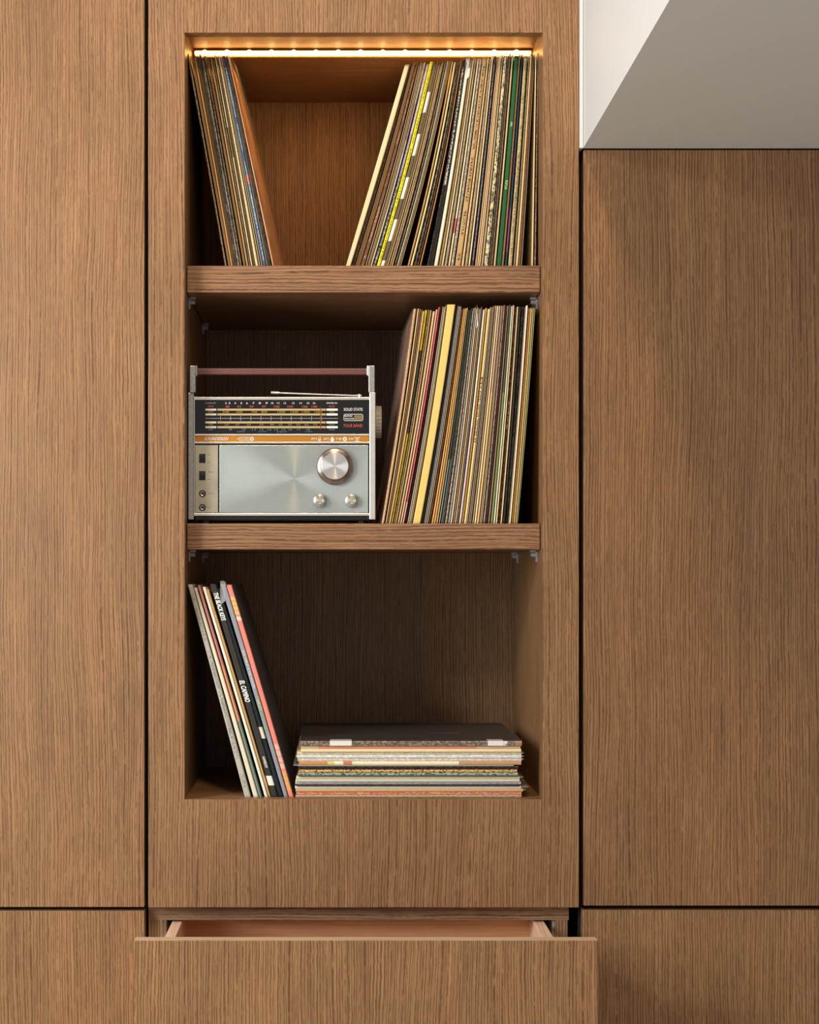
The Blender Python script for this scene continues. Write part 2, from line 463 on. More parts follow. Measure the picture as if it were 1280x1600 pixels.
def slab(mb, L, Rr, y0, y1, zb, zt, n=10, r=None, back=0.0, nick=0.0):
    """upright card slab between two boundary curves L(t), Rr(t) (x in metres), t = 0 bottom .. 1 top, with UVs"""
    base = len(mb.v); ts = [0.0, 0.008] + [k / n for k in range(1, n)] + [0.988, 1.0]
    m = 6; rows = len(ts)
    for q, t in enumerate(ts):
        xl, xr = L(t), Rr(t); z = zb + (zt - zb) * t
        rr = min(0.0012, (xr - xl) * 0.35) if r is None else r
        dyy = (0.0022 if q == rows - 1 else (0.0010 if q == 0 else 0)) + (nick if q == rows - 1 else 0)
        yy = y0 + dyy
        mb.v += [(xl + back, y1, z), (xl, yy + rr, z), (xl + rr, yy, z), (xr - rr, yy, z), (xr, yy + rr, z), (xr + back, y1, z)]
    us = [3.0, 2.0, 0.14, 0.86, 2.0, 3.0]
    seg_u = [(3.0, 2.0), (0.0, 0.14), (0.14, 0.86), (0.86, 1.0), (2.0, 3.0)]
    for q in range(rows - 1):
        for j in range(5):
            a = base + q * m + j; b = a + m
            mb.f.append((a, a + 1, b + 1, b)); u0, u1 = seg_u[j]
            mb.uv.append(((u0, ts[q]), (u1, ts[q]), (u1, ts[q + 1]), (u0, ts[q + 1])))
        a = base + q * m
        mb.f.append((a + 5, a, a + m, a + m + 5))
        mb.uv.append(((2, ts[q]), (3, ts[q]), (3, ts[q + 1]), (2, ts[q + 1])))
    mb.f.append(tuple(base + (rows - 1) * m + j for j in range(6))); mb.uv.append(tuple((0.5, 0.99) for _ in range(6)))
    mb.f.append(tuple(base + j for j in range(5, -1, -1))); mb.uv.append(tuple((0.5, 0.01) for _ in range(6)))


def interp(tab, x):
    if x <= tab[0][0]:
        (a, fa), (b, fb) = tab[0], tab[1]
    elif x >= tab[-1][0]:
        (a, fa), (b, fb) = tab[-2], tab[-1]
    else:
        for k in range(len(tab) - 1):
            if tab[k][0] <= x <= tab[k + 1][0]:
                (a, fa), (b, fb) = tab[k], tab[k + 1]; break
    return fa + (fb - fa) * (x - a) / (b - a)


def parse_rows(txt):
    out = []
    for l in txt.strip().splitlines():
        l = l.strip()
        if not l or l.startswith('#'): continue
        a = [s.strip() for s in l.split('|')]
        d = dict(b0=float(a[0]), b1=float(a[1]), kind=a[2], base=a[3], ink=a[4] if len(a) > 4 and a[4] not in ('', '-') else None, desc=a[5], opt={})
        if len(a) > 6 and a[6]:
            d['opt'] = eval('dict(' + a[6] + ')')
        out.append(d)
    return out


def text_verts(s, size, shear=0.0, spacing=1.0, bold=0.0):
    cu = bpy.data.curves.new('t', 'FONT'); cu.body = s; cu.size = size; cu.shear = shear; cu.space_character = spacing
    cu.offset = bold * size; cu.align_x = 'CENTER'; cu.align_y = 'CENTER'; cu.resolution_u = 3
    o = bpy.data.objects.new('t', cu); C.objects.link(o)
    dg = bpy.context.evaluated_depsgraph_get()
    me = bpy.data.meshes.new_from_object(o.evaluated_get(dg))
    vs = [tuple(v.co) for v in me.vertices]; fs = [tuple(p.vertices) for p in me.polygons]
    bpy.data.meshes.remove(me); bpy.data.objects.remove(o); bpy.data.curves.remove(cu)
    return vs, fs


def make_row(rows, prefix, topmap, y0f, zb, meas_y, ytopf, bow, group, shelfname, marks):
    """rows: records measured at pixel height meas_y; topmap: bottom px -> top px"""
    n = len(rows)
    recs = []
    for i, d in enumerate(rows):
        o = d['opt']
        y0 = y0f(i) + o.get('dy', 0) + R.choice((0, 0, 0, 0.0015, 0.003))
        ytop = ytopf(0.5 * (d['b0'] + d['b1'])) + o.get('dtop', 0) + R.uniform(-2.3, 2.3)
        zt = PZ(ytop, y0)
        s = sc_at(y0)
        yb = VY - (zb - CAMZ) * S * s                      # pixel height of the true base
        def bound(px, side, d=d, y0=y0, yb=yb, ytop=ytop):
            pt = interp(topmap, px)
            k = (yb - meas_y) / (meas_y - ytop)
            pb = px - (pt - px) * k
            bw = bow(px)
            e = d['opt'].get('e', 0.00026 if d['b1'] - d['b0'] < 3.2 else 0.00040) * side
            return lambda t, e=e: PX(pb + (pt - pb) * t + bw * math.sin(math.pi * t), y0) + e
        g = 0.02
        w = d['b1'] - d['b0']
        L = bound(d['b0'], 1); Rr = bound(d['b1'], -1)
        seed = (zlib.crc32((prefix + str(i)).encode()) % 1000) / 10.0
        fill = o.get('fill', R.choice((0.96, 0.88, 0.80, 0.74)))
        mb = MB()
        name = 'vinyl_record'
        y1 = y0 + 0.314
        back = o.get('back', 0.0)
        mat = spine_mat(prefix + '_card_%d' % i, d['base'], d['ink'], o.get('blocks', ()), o.get('cover'), o.get('wear', 0.45), o.get('dens', 0.55), o.get('rng', (0.04, 0.96)), seed, o.get('gloss', 0.55), o.get('mot', 0.22), o.get('speck'))
        nick = R.choice((0, 0, 0.001, 0.002))
        if d['kind'] == 's':
            R2 = (lambda t, L=L, Rr=Rr, f=fill: L(t) + (Rr(t) - L(t)) * f)
            slab(mb, L, R2, y0, y1, zb + 0.0002, zt, back=back, nick=nick)
            ob = mb.build(name, mat)
        else:
            # opening turned outwards: two card boards with the sleeve between them
            f = o.get('board', 0.30) * 0.8
            La = L; Lb = (lambda t, L=L, Rr=Rr, f=f: L(t) + (Rr(t) - L(t)) * f)
            f2 = o.get('board2', f / 0.8) * 0.8
            Ra = (lambda t, L=L, Rr=Rr, f=f2: Rr(t) - (Rr(t) - L(t)) * f); Rb = Rr
            slab(mb, La, Lb, y0, y1, zb + 0.0002, zt, back=back, nick=nick)
            slab(mb, Ra, Rb, y0 + R.uniform(0.0, 0.0015), y1, zb + 0.0002, zt - 0.0005, back=back, nick=nick)
            ob = mb.build(name, mat)
            im = MB()
            slab(im, lambda t, a=Lb: a(t) + 0.00005, lambda t, a=Ra: a(t) - 0.00005, y0 + 0.0025, y1 - 0.002, zb + 0.0005, zt - 0.003, back=back)
            im.build('inner_sleeve', M['dark_inner'] if not o.get('inner') else plain('inner_%s_%d' % (prefix, i), o['inner'], 0.6), ob)
        if o.get('film'):
            fm = MB(); e = 0.0
            yy1 = y1 + 0.004; top = zt + o.get('film_up', 0.003)
            side = o['film']    # +1 film outside the right cover, -1 outside the left
            P = (lambda t: Rr(t) + 0.0005) if side > 0 else (lambda t: L(t) - 0.0005)
            k0 = len(fm.v); N = 12
            for q in range(N + 1):
                t = q / N; z = zb + 0.001 + (top - zb) * t; xx = P(min(t, 1))
                wob = 0.0008 * math.sin(q * 2.1 + seed)
                fm.v += [(xx + wob * side, y0 - 0.001, z), (xx + side * (0.001 + abs(wob)) + back * 0.33, y0 + 0.10, z), (xx + side * (0.0012 + abs(wob) * 1.4) + back * 0.7, y0 + 0.22, z - 0.0006), (xx + side * 0.001 + back, yy1, z - 0.001)]
            for q in range(N):
                for j in range(3):
                    a = k0 + q * 4 + j; fm.f.append((a, a + 1, a + 5, a + 4))
            fm.build('plastic_sleeve', M['film'], ob, smooth=False)
        if o.get('cap'):        # crumpled clear sleeve sticking up past the spine
            fm = MB(); zz = zt; a, b = L(1), Rr(1); h = o['cap'] * 0.001
            fm.add([(a - 0.0002, y0 - 0.0006, zz - 0.03), (b + 0.0001, y0 - 0.0007, zz - 0.024), (b, y0 + 0.002, zz + h * 0.6), ((a + b) / 2, y0 + 0.008, zz + h), (a - 0.0003, y0 - 0.001, zz + h * 0.8)],
                   [(0, 1, 2, 4), (2, 3, 4)])
            fm.build('plastic_sleeve', M['film_dull'], ob)
        for (txt, va, size, colr, up) in o.get('text', ()):
            vs, fs = text_verts(txt, size, 0, o.get('space', 1.05), o.get('bold', 0.02))
            vs = [(v[0] * o.get('cond', 1.0), v[1], v[2]) for v in vs]
            tm = MB(); H = zt - zb; nv = []
            for (x, y, z) in vs:
                tt = va + (x if up else -x) / H
                cx = 0.5 * (L(tt) + Rr(tt)); off = (-y if up else y)
                nv.append((cx + off, y0 - 0.0003, zb + H * tt))
            tm.add(nv, fs if True else [])
            tag(tm.build('spine_lettering', plain('ink_%s_%d' % (prefix, i), colr, 0.5), ob), kind='stuff')
        recs.append(ob); d['obj'] = ob
    # labels: look first, then the place counted from a spine anyone can find
    for i, d in enumerate(rows):
        if d['opt'].get('mark') or d['opt'].get('solo'):
            lab = d['desc']
        else:
            best = min(marks(rows), key=lambda k: abs(k - i))
            k = abs(best - i); side = 'right' if i > best else 'left'
            mk = rows[best]['opt']['mark']
            lab = '%s, %s %s of the %s' % (d['desc'], ORD[k - 1], side, mk)
        w = lab.split()
        if len(w) > 16: print('LONG LABEL', len(w), lab)
        tag(d['obj'], lab, 'record', group)
    return recs


def marks_of(rows): return [i for i, d in enumerate(rows) if d['opt'].get('mark')]


CREAM = '#cdb48c'
ROW_A = '''
350.8|354.8|s|#a08a6c|#2b2019|worn tan and black sleeve leaning first against the niche side on the top shelf|solo=1,speck='#3c3229',wear=.7,dtop=-5
356.4|359.6|o|#c9a878|-|thin cream sleeve edge|board=.35
360.2|363.6|s|#cf9552|-|plain orange-tan spine|wear=.25,dtop=2
364.0|367.4|o|#9a8a6e|-|grey-brown open sleeve edge|board=.25
367.8|371.0|s|#3f3a4c|#cfc8c0|dark violet-grey spine in the leaning top shelf group|dens=.35,mark='dark violet-grey spine'
371.2|374.4|s|#2a2622|#c9bda8|black spine flecked with white|speck='#a89c88',wear=.8,dtop=4
375.0|378.2|s|#47403a|-|mottled grey spine|speck='#8f8470'
380.0|383.6|o|#b18c5c|-|tan open sleeve edge|board=.4,inner=(.10,.06,.03),dtop=6
384.6|388.4|s|#b08a5c|-|light brown spine|wear=.6,dtop=5
388.6|391.6|s|#6b6148|#a39a7a|olive mottled spine|speck='#4a4534',dtop=4
391.8|395.2|s|#d8c59c|-|cream spine with torn foot|wear=.5,blocks=((0.52,0.66,'#8f7636'),)
395.6|398.8|o|#8d7148|-|thin brown open sleeve|board=.3
399.0|404.0|s|#dccfae|#6b5540|cream spine with small brown lettering|wear=.2,dens=.8
404.6|409.8|o|#d6c49c|-|two pale sleeve edges over black|board=.28,board2=.25
410.4|416.2|s|#2f5486|#c8d0dc|blue spine with white lettering near the end of the leaning top shelf group|mark='blue spine',dens=.7,wear=.15,blocks=((0.92,1.0,'#1c2f52'),(0.77,0.87,'#5f7591'),(0.40,0.44,'#c05048'),(0.20,0.34,'#4e688c'))
416.4|418.0|s|#cbbf98|-|thin pale edge|wear=.2
418.4|424.6|s|#16120f|#5a3a28|black spine|wear=.3
425.2|428.6|s|#c9a390|-|pinkish spine with amber brown cover in clear plastic, last of the leaning top shelf group|solo=1,film=1,film_up=.006,cover=('#7a4a22','#c08a4a'),wear=.4,gloss=.4,back=.016,dtop=-2
'''
topA = [(350, 290.8), (355, 296), (360, 302), (367, 310), (374, 317.5), (390, 332.8), (400, 341.5), (410, 346.5), (416, 351.5), (425, 355), (429, 358)]
rA = parse_rows(ROW_A)
make_row(rA, 'leaning_row', topA, lambda i: 0.054 + 0.0015 * math.sin(i * 2.3), shelf_z[0], 413, lambda x: 86, lambda x: 0.6, 'records leaning on the top shelf beside the empty middle', 'top', marks_of)

ROW_B = '''
541|549|s|#dcc6a4|-|plain cream sleeve showing its cover, first leaning towards the empty middle of the top shelf|solo=1,wear=.2,cover=('#d9bd94','#dcc49e'),back=-.012,film=-1,film_up=-.02,mot=.06,b=0,fill=1.
552|555.6|s|#14110f|-|black spine|wear=.15
556.0|558.6|o|#b39a70|-|thin tan edge|board=.35
559.0|562.6|o|#c09058|-|orange-tan open edge|board=.3
563.4|570.6|s|#6a4238|#c49a8c|reddish brown spine with faded pink lettering|speck='#7d5646',dens=.6,wear=.5
571.0|574.0|s|#94785a|-|brown card spine|wear=.6
574.6|578.2|o|#c9b992|-|pale open edge|board=.35
578.8|583.2|s|#c5b8c0|#38303a|lilac white spine with dark lettering|blocks=((0,.25,'#d9cfb4'),(.62,.8,'#b58aa0')),dens=.5,rng=(.5,.98)
583.4|588.6|s|#1d222a|#c6d0d6|blue-black spine flecked white with lilac top|speck='#8c98a4',blocks=((.45,.66,'#8a6fa8'),(.66,1,'#c6bcc0')),wear=.3
589.0|594.8|s|#e0d21c|#4a4410|bright yellow spine with small black lettering in the top shelf row|mark='bright yellow spine',dens=.9,wear=.05,mot=.05,fill=1.
595.2|601.4|s|#5b5350|-|grey spine with white label blocks|blocks=((0,.04,'#eeeae4'),(.135,.24,'#eeeae4'),(.34,.445,'#eeeae4'),(.55,.655,'#eeeae4'),(.76,.86,'#eeeae4')),wear=.2,fill=1.
602.0|605.0|o|#bd9c6a|-|tan open edge|board=.35
605.4|611.0|o|#d0b888|-|cream double edge|board=.32
611.6|616.0|s|#b08a6c|#6b4a3c|pinkish tan spine|speck='#8a6a50',wear=.6
616.4|620.2|s|#50534a|#8a8a78|grey-green mottled spine|speck='#39403c'
620.4|622.8|s|#e4dcc8|-|thin white edge|wear=.1
623.2|627.2|o|#c0a37a|-|tan open edges|board=.3
637.0|641.0|s|#b5914e|#51401f|golden tan spine with dark dots|dens=.4,wear=.4
641.4|646.4|s|#d9c79c|#2b2620|cream spine with black mark near its middle|dens=.12,rng=(.5,.7),wear=.2
646.8|651.8|s|#23221c|#a59f80|black mottled spine flecked with cream|speck='#5c5a44',wear=.7
652.0|655.4|s|#4a3124|-|dark brown spine|wear=.5
656.0|658.8|s|#b07a42|-|thin orange-brown edge|wear=.3
667.2|677.0|s|#191919|#d0ccc8|glossy black spine with bold white lettering in the top shelf row|mark='glossy black lettered spine',dens=.8,gloss=.3,wear=.2,rng=(.40,.96),fill=1.
678.0|684.8|s|#d6d6d0|-|thick plain white spine|wear=.05,mot=.04,cap=9,fill=1.
686.0|690.0|s|#8a6a34|-|golden brown spine|wear=.6
690.2|694.0|s|#dccba4|-|cream spine|wear=.3
694.4|699.8|s|#97938a|#4c4a44|grey mottled spine|speck='#b3ab98',wear=.7
700.6|704.6|s|#dcca9c|#7d6b4a|cream spine with small red patch|blocks=((.17,.24,'#c8503c'),),dens=.3
705.0|710.0|s|#8e8a94|#2b2a30|lilac-grey spine with black and white lettering|speck='#c8c6c4',dens=.6
711.0|720.4|s|#b3946a|#4a3826|wide kraft brown spine with dark lettering|mark='wide kraft brown spine',dens=.6,wear=.15,mot=.1,fill=1.
721.4|725.6|s|#d8c294|#4a3a28|cream spine with brown lettering|dens=.7
726.4|732.0|s|#9b8576|#6b5a50|brown-lilac spine|speck='#ac9c90',wear=.6
732.4|735.4|s|#ddcc9e|-|thin cream spine|wear=.2
736.6|741.8|s|#2a2c58|#dcdde8|navy spine with white lettering|dens=.85,wear=.2
742.4|745.4|s|#dccdb0|-|thin cream spine|wear=.2
745.8|748.4|s|#d8b48e|-|peach spine|wear=.4
748.8|751.6|s|#d9c2a0|#b8634c|cream spine with red print|dens=.7
752.0|755.4|s|#e2d6bc|-|white spine|wear=.2
756.4|763.6|s|#cfc6a4|#34322a|cream spine blotched with black|speck='#5b5848',wear=.3,mark='cream spine blotched with black'
764.0|767.2|s|#4a4034|-|dark olive spine|wear=.6
767.4|770.4|s|#5c4c3e|-|dark brown spine|wear=.5
771.2|775.2|s|#ddcba0|-|plain cream edge|wear=.1
776.2|784.0|s|#0f5a33|#c5cf9c|dark green spine with pale lettering in the top shelf row|mark='dark green spine',dens=.4,wear=.1,rng=(.3,.75),fill=1.
784.4|788.4|s|#8a6038|-|brown spine|wear=.4
788.8|793.2|s|#2f5a8c|#3c5f96|blue spine with purple bands|blocks=((.08,.28,'#9068a0'),(.42,.54,'#6a4c88')),wear=.1
794.2|802.0|s|#b7a87c|#4f4832|wide worn cream-grey spine|speck='#94886a',wear=.8
802.4|806.0|s|#9a8f80|-|grey spine|wear=.7,speck='#6c6457'
806.2|810.4|s|#d8bf8e|-|cream spine with frayed edge|wear=.5
810.8|813.4|s|#7a5234|-|reddish brown spine|wear=.4
813.6|816.2|s|#948a78|-|grey thin edge|wear=.4
831.0|834.2|s|#d5c69c|-|pale thin sleeve edge standing apart beside the niche side, top shelf|solo=1,wear=.2,dtop=4
834.8|838.4|s|#8a6e58|#3c2e24|brown worn sleeve edge, last before the niche side, top shelf|solo=1,wear=.8,speck='#4c3c30'
'''
topB = [(541, 633), (549, 641.0), (552, 643), (556, 645), (563, 650), (571, 655), (574, 657.5), (579, 662.5), (583, 666.5), (589, 672), (595, 678), (602, 684), (605, 686), (611.6, 691), (616, 695), (620, 698.8), (623, 701.4), (627.2, 705), (637, 706), (641, 709.5), (647, 714.3), (652, 718), (655.6, 720.2), (658.8, 722.3), (667, 722.6), (677, 728.6), (678, 729), (685, 735.6), (690, 739), (694, 741.6), (700, 745.8), (705, 750), (710, 753.8), (711, 754.2), (720.4, 761.5), (725.6, 765), (732, 769), (735.4, 771.6), (741.8, 776.4), (745.4, 779.4), (751.6, 784.2), (755.4, 787.0), (763.6, 793.2), (770.4, 799), (775.2, 803), (776.2, 804), (784, 811.3), (788.4, 814.4), (793.2, 818.3), (802, 825.8), (806, 829), (810.4, 832), (816.2, 836.0), (831, 836.6), (834.2, 839.4), (838.4, 842.8)]
ytB = [(541, 98), (560, 98), (600, 97), (640, 95), (680, 91), (720, 90), (760, 84), (800, 85), (840, 84)]
bowB = [(541, 0.5), (560, 2.8), (627, 4.2), (660, 4.0), (680, 2.0), (700, 1.0), (760, 0.8), (816, 0.6), (830, 0.0), (840, 0.0)]
rB = parse_rows(ROW_B)
make_row(rB, 'upper_row', topB, lambda i: 0.054 + 0.0016 * math.sin(i * 1.7), shelf_z[0], 413, lambda x: interp(ytB, x), lambda x: interp(bowB, x), 'records in the full half of the top shelf', 'top', marks_of)

ROW_C = '''
596.4|602.2|s|#caa785|#a5886a|tan spine with brown cover in scuffed plastic, first beside the radio|solo=1,wear=.6,cover=('#8a5c40','#b08260'),film=-1,film_up=.0,back=-.006,speck='#b8966c'
602.6|604.8|s|#c8ad84|-|thin cream edge|wear=.3
605.2|608.0|o|#a5805c|-|brown open edge|board=.3
608.4|611.0|s|#d6b484|-|cream edge|wear=.2
611.2|615.2|s|#4d4946|#38342f|dark grey spine with yellow ends on the middle shelf|mark='dark grey spine with yellow ends',blocks=((0,.42,'#ddc41e'),(.81,1,'#e0c81c')),wear=.05
615.4|617.8|s|#837868|-|grey mottled spine|speck='#4e463c'
618.0|620.8|s|#b48d48|#60481c|golden brown spine|dens=.3
621.2|625.2|s|#ddcfb4|-|cream white spine|wear=.2
625.6|629.0|s|#dabda0|-|peach cream spine|wear=.2
629.2|632.8|s|#b8304c|#e49aa4|crimson spine on the middle shelf|mark='crimson spine',dens=.8,wear=.3,blocks=((0,.10,'#e0a0a0'),)
633.0|636.0|s|#15100f|-|black spine|wear=.1
636.6|641.6|o|#c4bba6|-|light grey cream double edge|board=.34,inner=(.35,.32,.26)
641.8|644.8|s|#86705a|-|grey-brown spine|wear=.5
645.2|657.8|s|#d6be72|-|thick pale yellow box set standing in the middle shelf row|mark='thick yellow box set',wear=.25,mot=.08,dtop=-2,fill=1.
658.4|662.4|s|#0e0c0d|-|black spine|wear=.05
662.6|665.0|s|#6e6670|-|thin purple-grey edge|wear=.3
665.2|669.2|o|#e2ddd4|-|black sleeve with white edge|board=.22,dtop=-3
669.6|674.2|s|#6f4424|#a08060|dark brown spine|wear=.5
674.6|678.0|s|#d2a65c|-|golden cream spine|wear=.4
678.4|681.4|s|#c99c5e|#7a5224|tan spine|dens=.4
681.6|685.0|s|#dcc08e|-|light cream edge|wear=.3
686.0|691.4|o|#a8c0c0|-|black sleeve with pale teal edge|board=.26,board2=.12,blocks=((.3,1,'#5c7468'),)
691.8|695.2|s|#3f4240|#6d6e6a|charcoal spine|wear=.2
695.6|699.6|s|#a59c8c|#3a352f|crinkled grey and white spine|speck='#54504a',wear=.8
700.0|703.8|s|#bcb4a8|-|pale grey spine|wear=.6,speck='#8e867a'
704.0|707.6|s|#b4b8c0|-|blue-grey spine|wear=.3,cap=6
707.8|711.0|s|#a06a30|-|orange-brown spine|wear=.3
711.2|713.4|s|#e0d3b0|-|thin cream edge|wear=.2
713.6|717.0|s|#4f4a40|#7a7260|dark olive spine|wear=.3
717.4|721.2|s|#e2d8cc|#4c4244|white spine with small black lettering|dens=.3,blocks=((0,.45,'#dcc8c8'),)
721.4|725.0|s|#e2bc8c|-|peach spine|wear=.3
725.2|729.2|s|#e0c27e|-|pale yellow spine reading sound track album on the middle shelf|mark='sound track album spine',wear=.1,text=(('AN ORIGINAL SOUND TRACK ALBUM',.53,.0044,(.04,.03,.02),True),),space=1.3,fill=1.0
729.6|733.8|o|#c8c8c8|-|black sleeve with white edge|board=.1,board2=.24
734.2|737.8|s|#7a5c50|-|purple-brown spine|wear=.6
738.2|741.0|s|#cdb384|-|cream spine|wear=.3
741.4|745.0|s|#ece0cc|-|white edge|wear=.1
745.4|749.6|s|#e2b078|-|peach orange spine|wear=.3,blocks=((.6,1,'#d0a088'),)
749.8|753.8|o|#cfc8a4|-|pale open edge|board=.3,inner=(.14,.12,.08)
755.2|759.4|s|#9c8074|#4a3834|pinkish grey mottled spine|speck='#544440'
759.6|762.2|s|#4c1420|-|maroon spine|wear=.1
762.6|765.6|s|#e4cfc4|-|thin pinkish white edge|wear=.1
766.8|771.0|s|#76814e|-|olive green spine on the middle shelf|mark='olive green spine',wear=.1,blocks=((.6,1,'#4c5236'),)
771.4|774.6|s|#ece8da|-|white spine|wear=.1
775.0|777.6|s|#d6c79c|#6d6450|cream spine|dens=.3
778.0|782.4|s|#1f1c1c|#e8e4dc|black spine with bold white dashes|speck='#383432',dens=.35
782.6|785.4|s|#d8bd96|-|cream edge|wear=.2
786.0|789.6|s|#201c1f|-|black spine|wear=.1
789.8|793.6|s|#2f3236|#7c8c94|glossy charcoal spine|blocks=((.1,.4,'#465058'),),gloss=.25,wear=.2,speck='#23262a'
794.0|796.0|s|#8c7054|-|thin brown edge|wear=.2
796.2|799.0|s|#eee2d0|-|clean white spine|wear=.1,blocks=((.55,1,'#f4f0e8'),)
799.4|802.2|s|#c98f5c|-|orange-tan spine|wear=.3
802.4|806.0|s|#e0cc94|-|cream spine|wear=.3
806.4|809.8|o|#b8b486|-|olive cream open sleeve, last before the empty corner of the middle shelf|solo=1,board=.3,inner=(.05,.03,.02)
'''
topC = [(596.4, 646.5), (602, 652), (605, 656), (608, 660.5), (611, 664), (615, 669.4), (618, 672.5), (621, 675.8), (625, 680.8), (629, 685), (633, 689.4), (636, 691.4), (642, 696.8), (645, 698.6), (657.8, 712.2), (662.5, 715.5), (669, 721.4), (674, 724.6), (678, 727), (685, 731.8), (686, 732.6), (691.5, 736), (695.3, 738.8), (699.6, 741.6), (703.8, 744.4), (707.6, 747), (711, 749.6), (713.5, 751.6), (717, 754.8), (721.3, 758.6), (725, 762.2), (729.3, 766.4), (734, 770.4), (738, 774), (741.2, 776.6), (745.2, 779.8), (749.8, 783.6), (754, 786.4), (755, 787), (759.5, 790.4), (762.4, 792.8), (766, 795.2), (771, 799), (774.8, 802), (778, 804.6), (782.5, 808.4), (785.6, 811), (789.8, 815), (793.8, 820), (796, 822.4), (799.2, 826.2), (802.4, 829), (806.2, 832.8), (809.8, 837)]
ytC = [(596, 480), (608, 483), (620, 486), (630, 480), (645, 478), (660, 478), (680, 483), (700, 481), (720, 481), (740, 479), (765, 477), (790, 478), (810, 481)]
bowC = [(596, 2.0), (645, 2.5), (700, 1.5), (760, 1.0), (810, 1.0)]
rC = parse_rows(ROW_C)
make_row(rC, 'middle_row', topC, lambda i: 0.034 + 0.0016 * math.sin(i * 1.9), shelf_z[1], 816, lambda x: interp(ytC, x), lambda x: interp(bowC, x), 'records standing beside the radio', 'middle', marks_of)

ROW_D = '''
382.2|392.4|s|#a9aaa6|#8a8b88|pale grey gatefold sleeve with faint silver lettering, first against the niche side, bottom shelf|solo=1,wear=.1,mot=.06,fill=1.,text=(('WU-TANG CLAN',.575,.0052,(.25,.26,.26),False),('WU-TANG FOREVER',.375,.0052,(.25,.26,.26),False)),space=1.1,cond=.82
396.0|404.6|s|#cfcbc0|-|cream white spine between the pale grey and the peach and green spines|solo=1,wear=.05,mot=.06,fill=1.
404.9|411.4|s|#c08a6a|-|spine changing from pink to peach to green, bottom shelf|solo=1,wear=.1,mot=.1,blocks=((0,.36,'#76897a'),(.62,1,'#c07c74'))
413.6|419.2|s|#e8e4dc|-|plain white spine in the leaning bottom shelf group|solo=1,wear=.05,mot=.05,fill=1.
419.4|424.2|s|#c4a06a|#8c6e3c|thin mustard spine beside the black spine, bottom shelf|solo=1,wear=.2,dens=.3
424.6|434.8|s|#383532|-|black spine with bold white lettering between the mustard and navy spines, bottom shelf|solo=1,fill=1.,wear=.05,mot=.05,blocks=((.055,.10,'#e8e6e0'),),text=(('THE BLACK KEYS',.895,.0088,(.85,.85,.82),False),('EL CAMINO',.497,.0100,(.85,.85,.82),False),('NONESUCH',.165,.0050,(.75,.75,.72),False)),space=1.05,cond=.56,bold=.035
435.2|443.4|s|#10222e|#5c7484|dark navy spine, widening at its foot, between black and grey-blue spines|solo=1,wear=.05,mot=.1,blocks=((.28,.335,'#d8d4c4'),),dens=.3,rng=(.05,.2)
443.8|450.8|s|#8f92a4|-|grey-blue spine in crumpled clear plastic, bottom shelf|solo=1,wear=.1,cap=5,fill=1.,blocks=((.30,.48,'#8c9a94'),),gloss=.25,text=(('BOB MARLEY & THE WAILERS',.60,.0046,(.62,.66,.66),False),('MARLEY',.44,.0060,(.52,.60,.42),False)),cond=.85
451.4|459.6|s|#dd7f78|-|salmon pink spine with yellow and cream lettering, outermost of the leaning bottom shelf group|solo=1,wear=.08,mot=.05,cover=('#3a2419','#2c1a12'),film=1,film_up=.0,blocks=[(.03+k*.024,.049+k*.024,'#e2a860') for k in range(4)]+[(.135+k*.03,.158+k*.03,'#e0b4a4') for k in range(4)]+[(.86+k*.022,.877+k*.022,'#e6b868') for k in range(4)]+[(.832,.85,'#e8d0bc')],fill=1.
'''
topD = [(382, 292.6), (392.4, 300.6), (396, 302.4), (404.6, 308), (411.4, 314.0), (413.6, 316), (419.2, 321.4), (424.2, 327), (434.8, 337.4), (443.4, 343.6), (450.8, 352.8), (451.4, 353.4), (459.6, 362.2)]
ytD = [(382, 910), (400, 917), (408, 913), (416, 919), (422, 920), (430, 914), (438, 920), (446, 912), (456, 915)]
rD = parse_rows(ROW_D)
make_row(rD, 'lower_row', topD, lambda i: 0.0235 + 0.001 * math.sin(i * 2.2), NZ0, 1246, lambda x: interp(ytD, x), lambda x: 0.8, 'records leaning on the bottom shelf', 'bottom', marks_of)

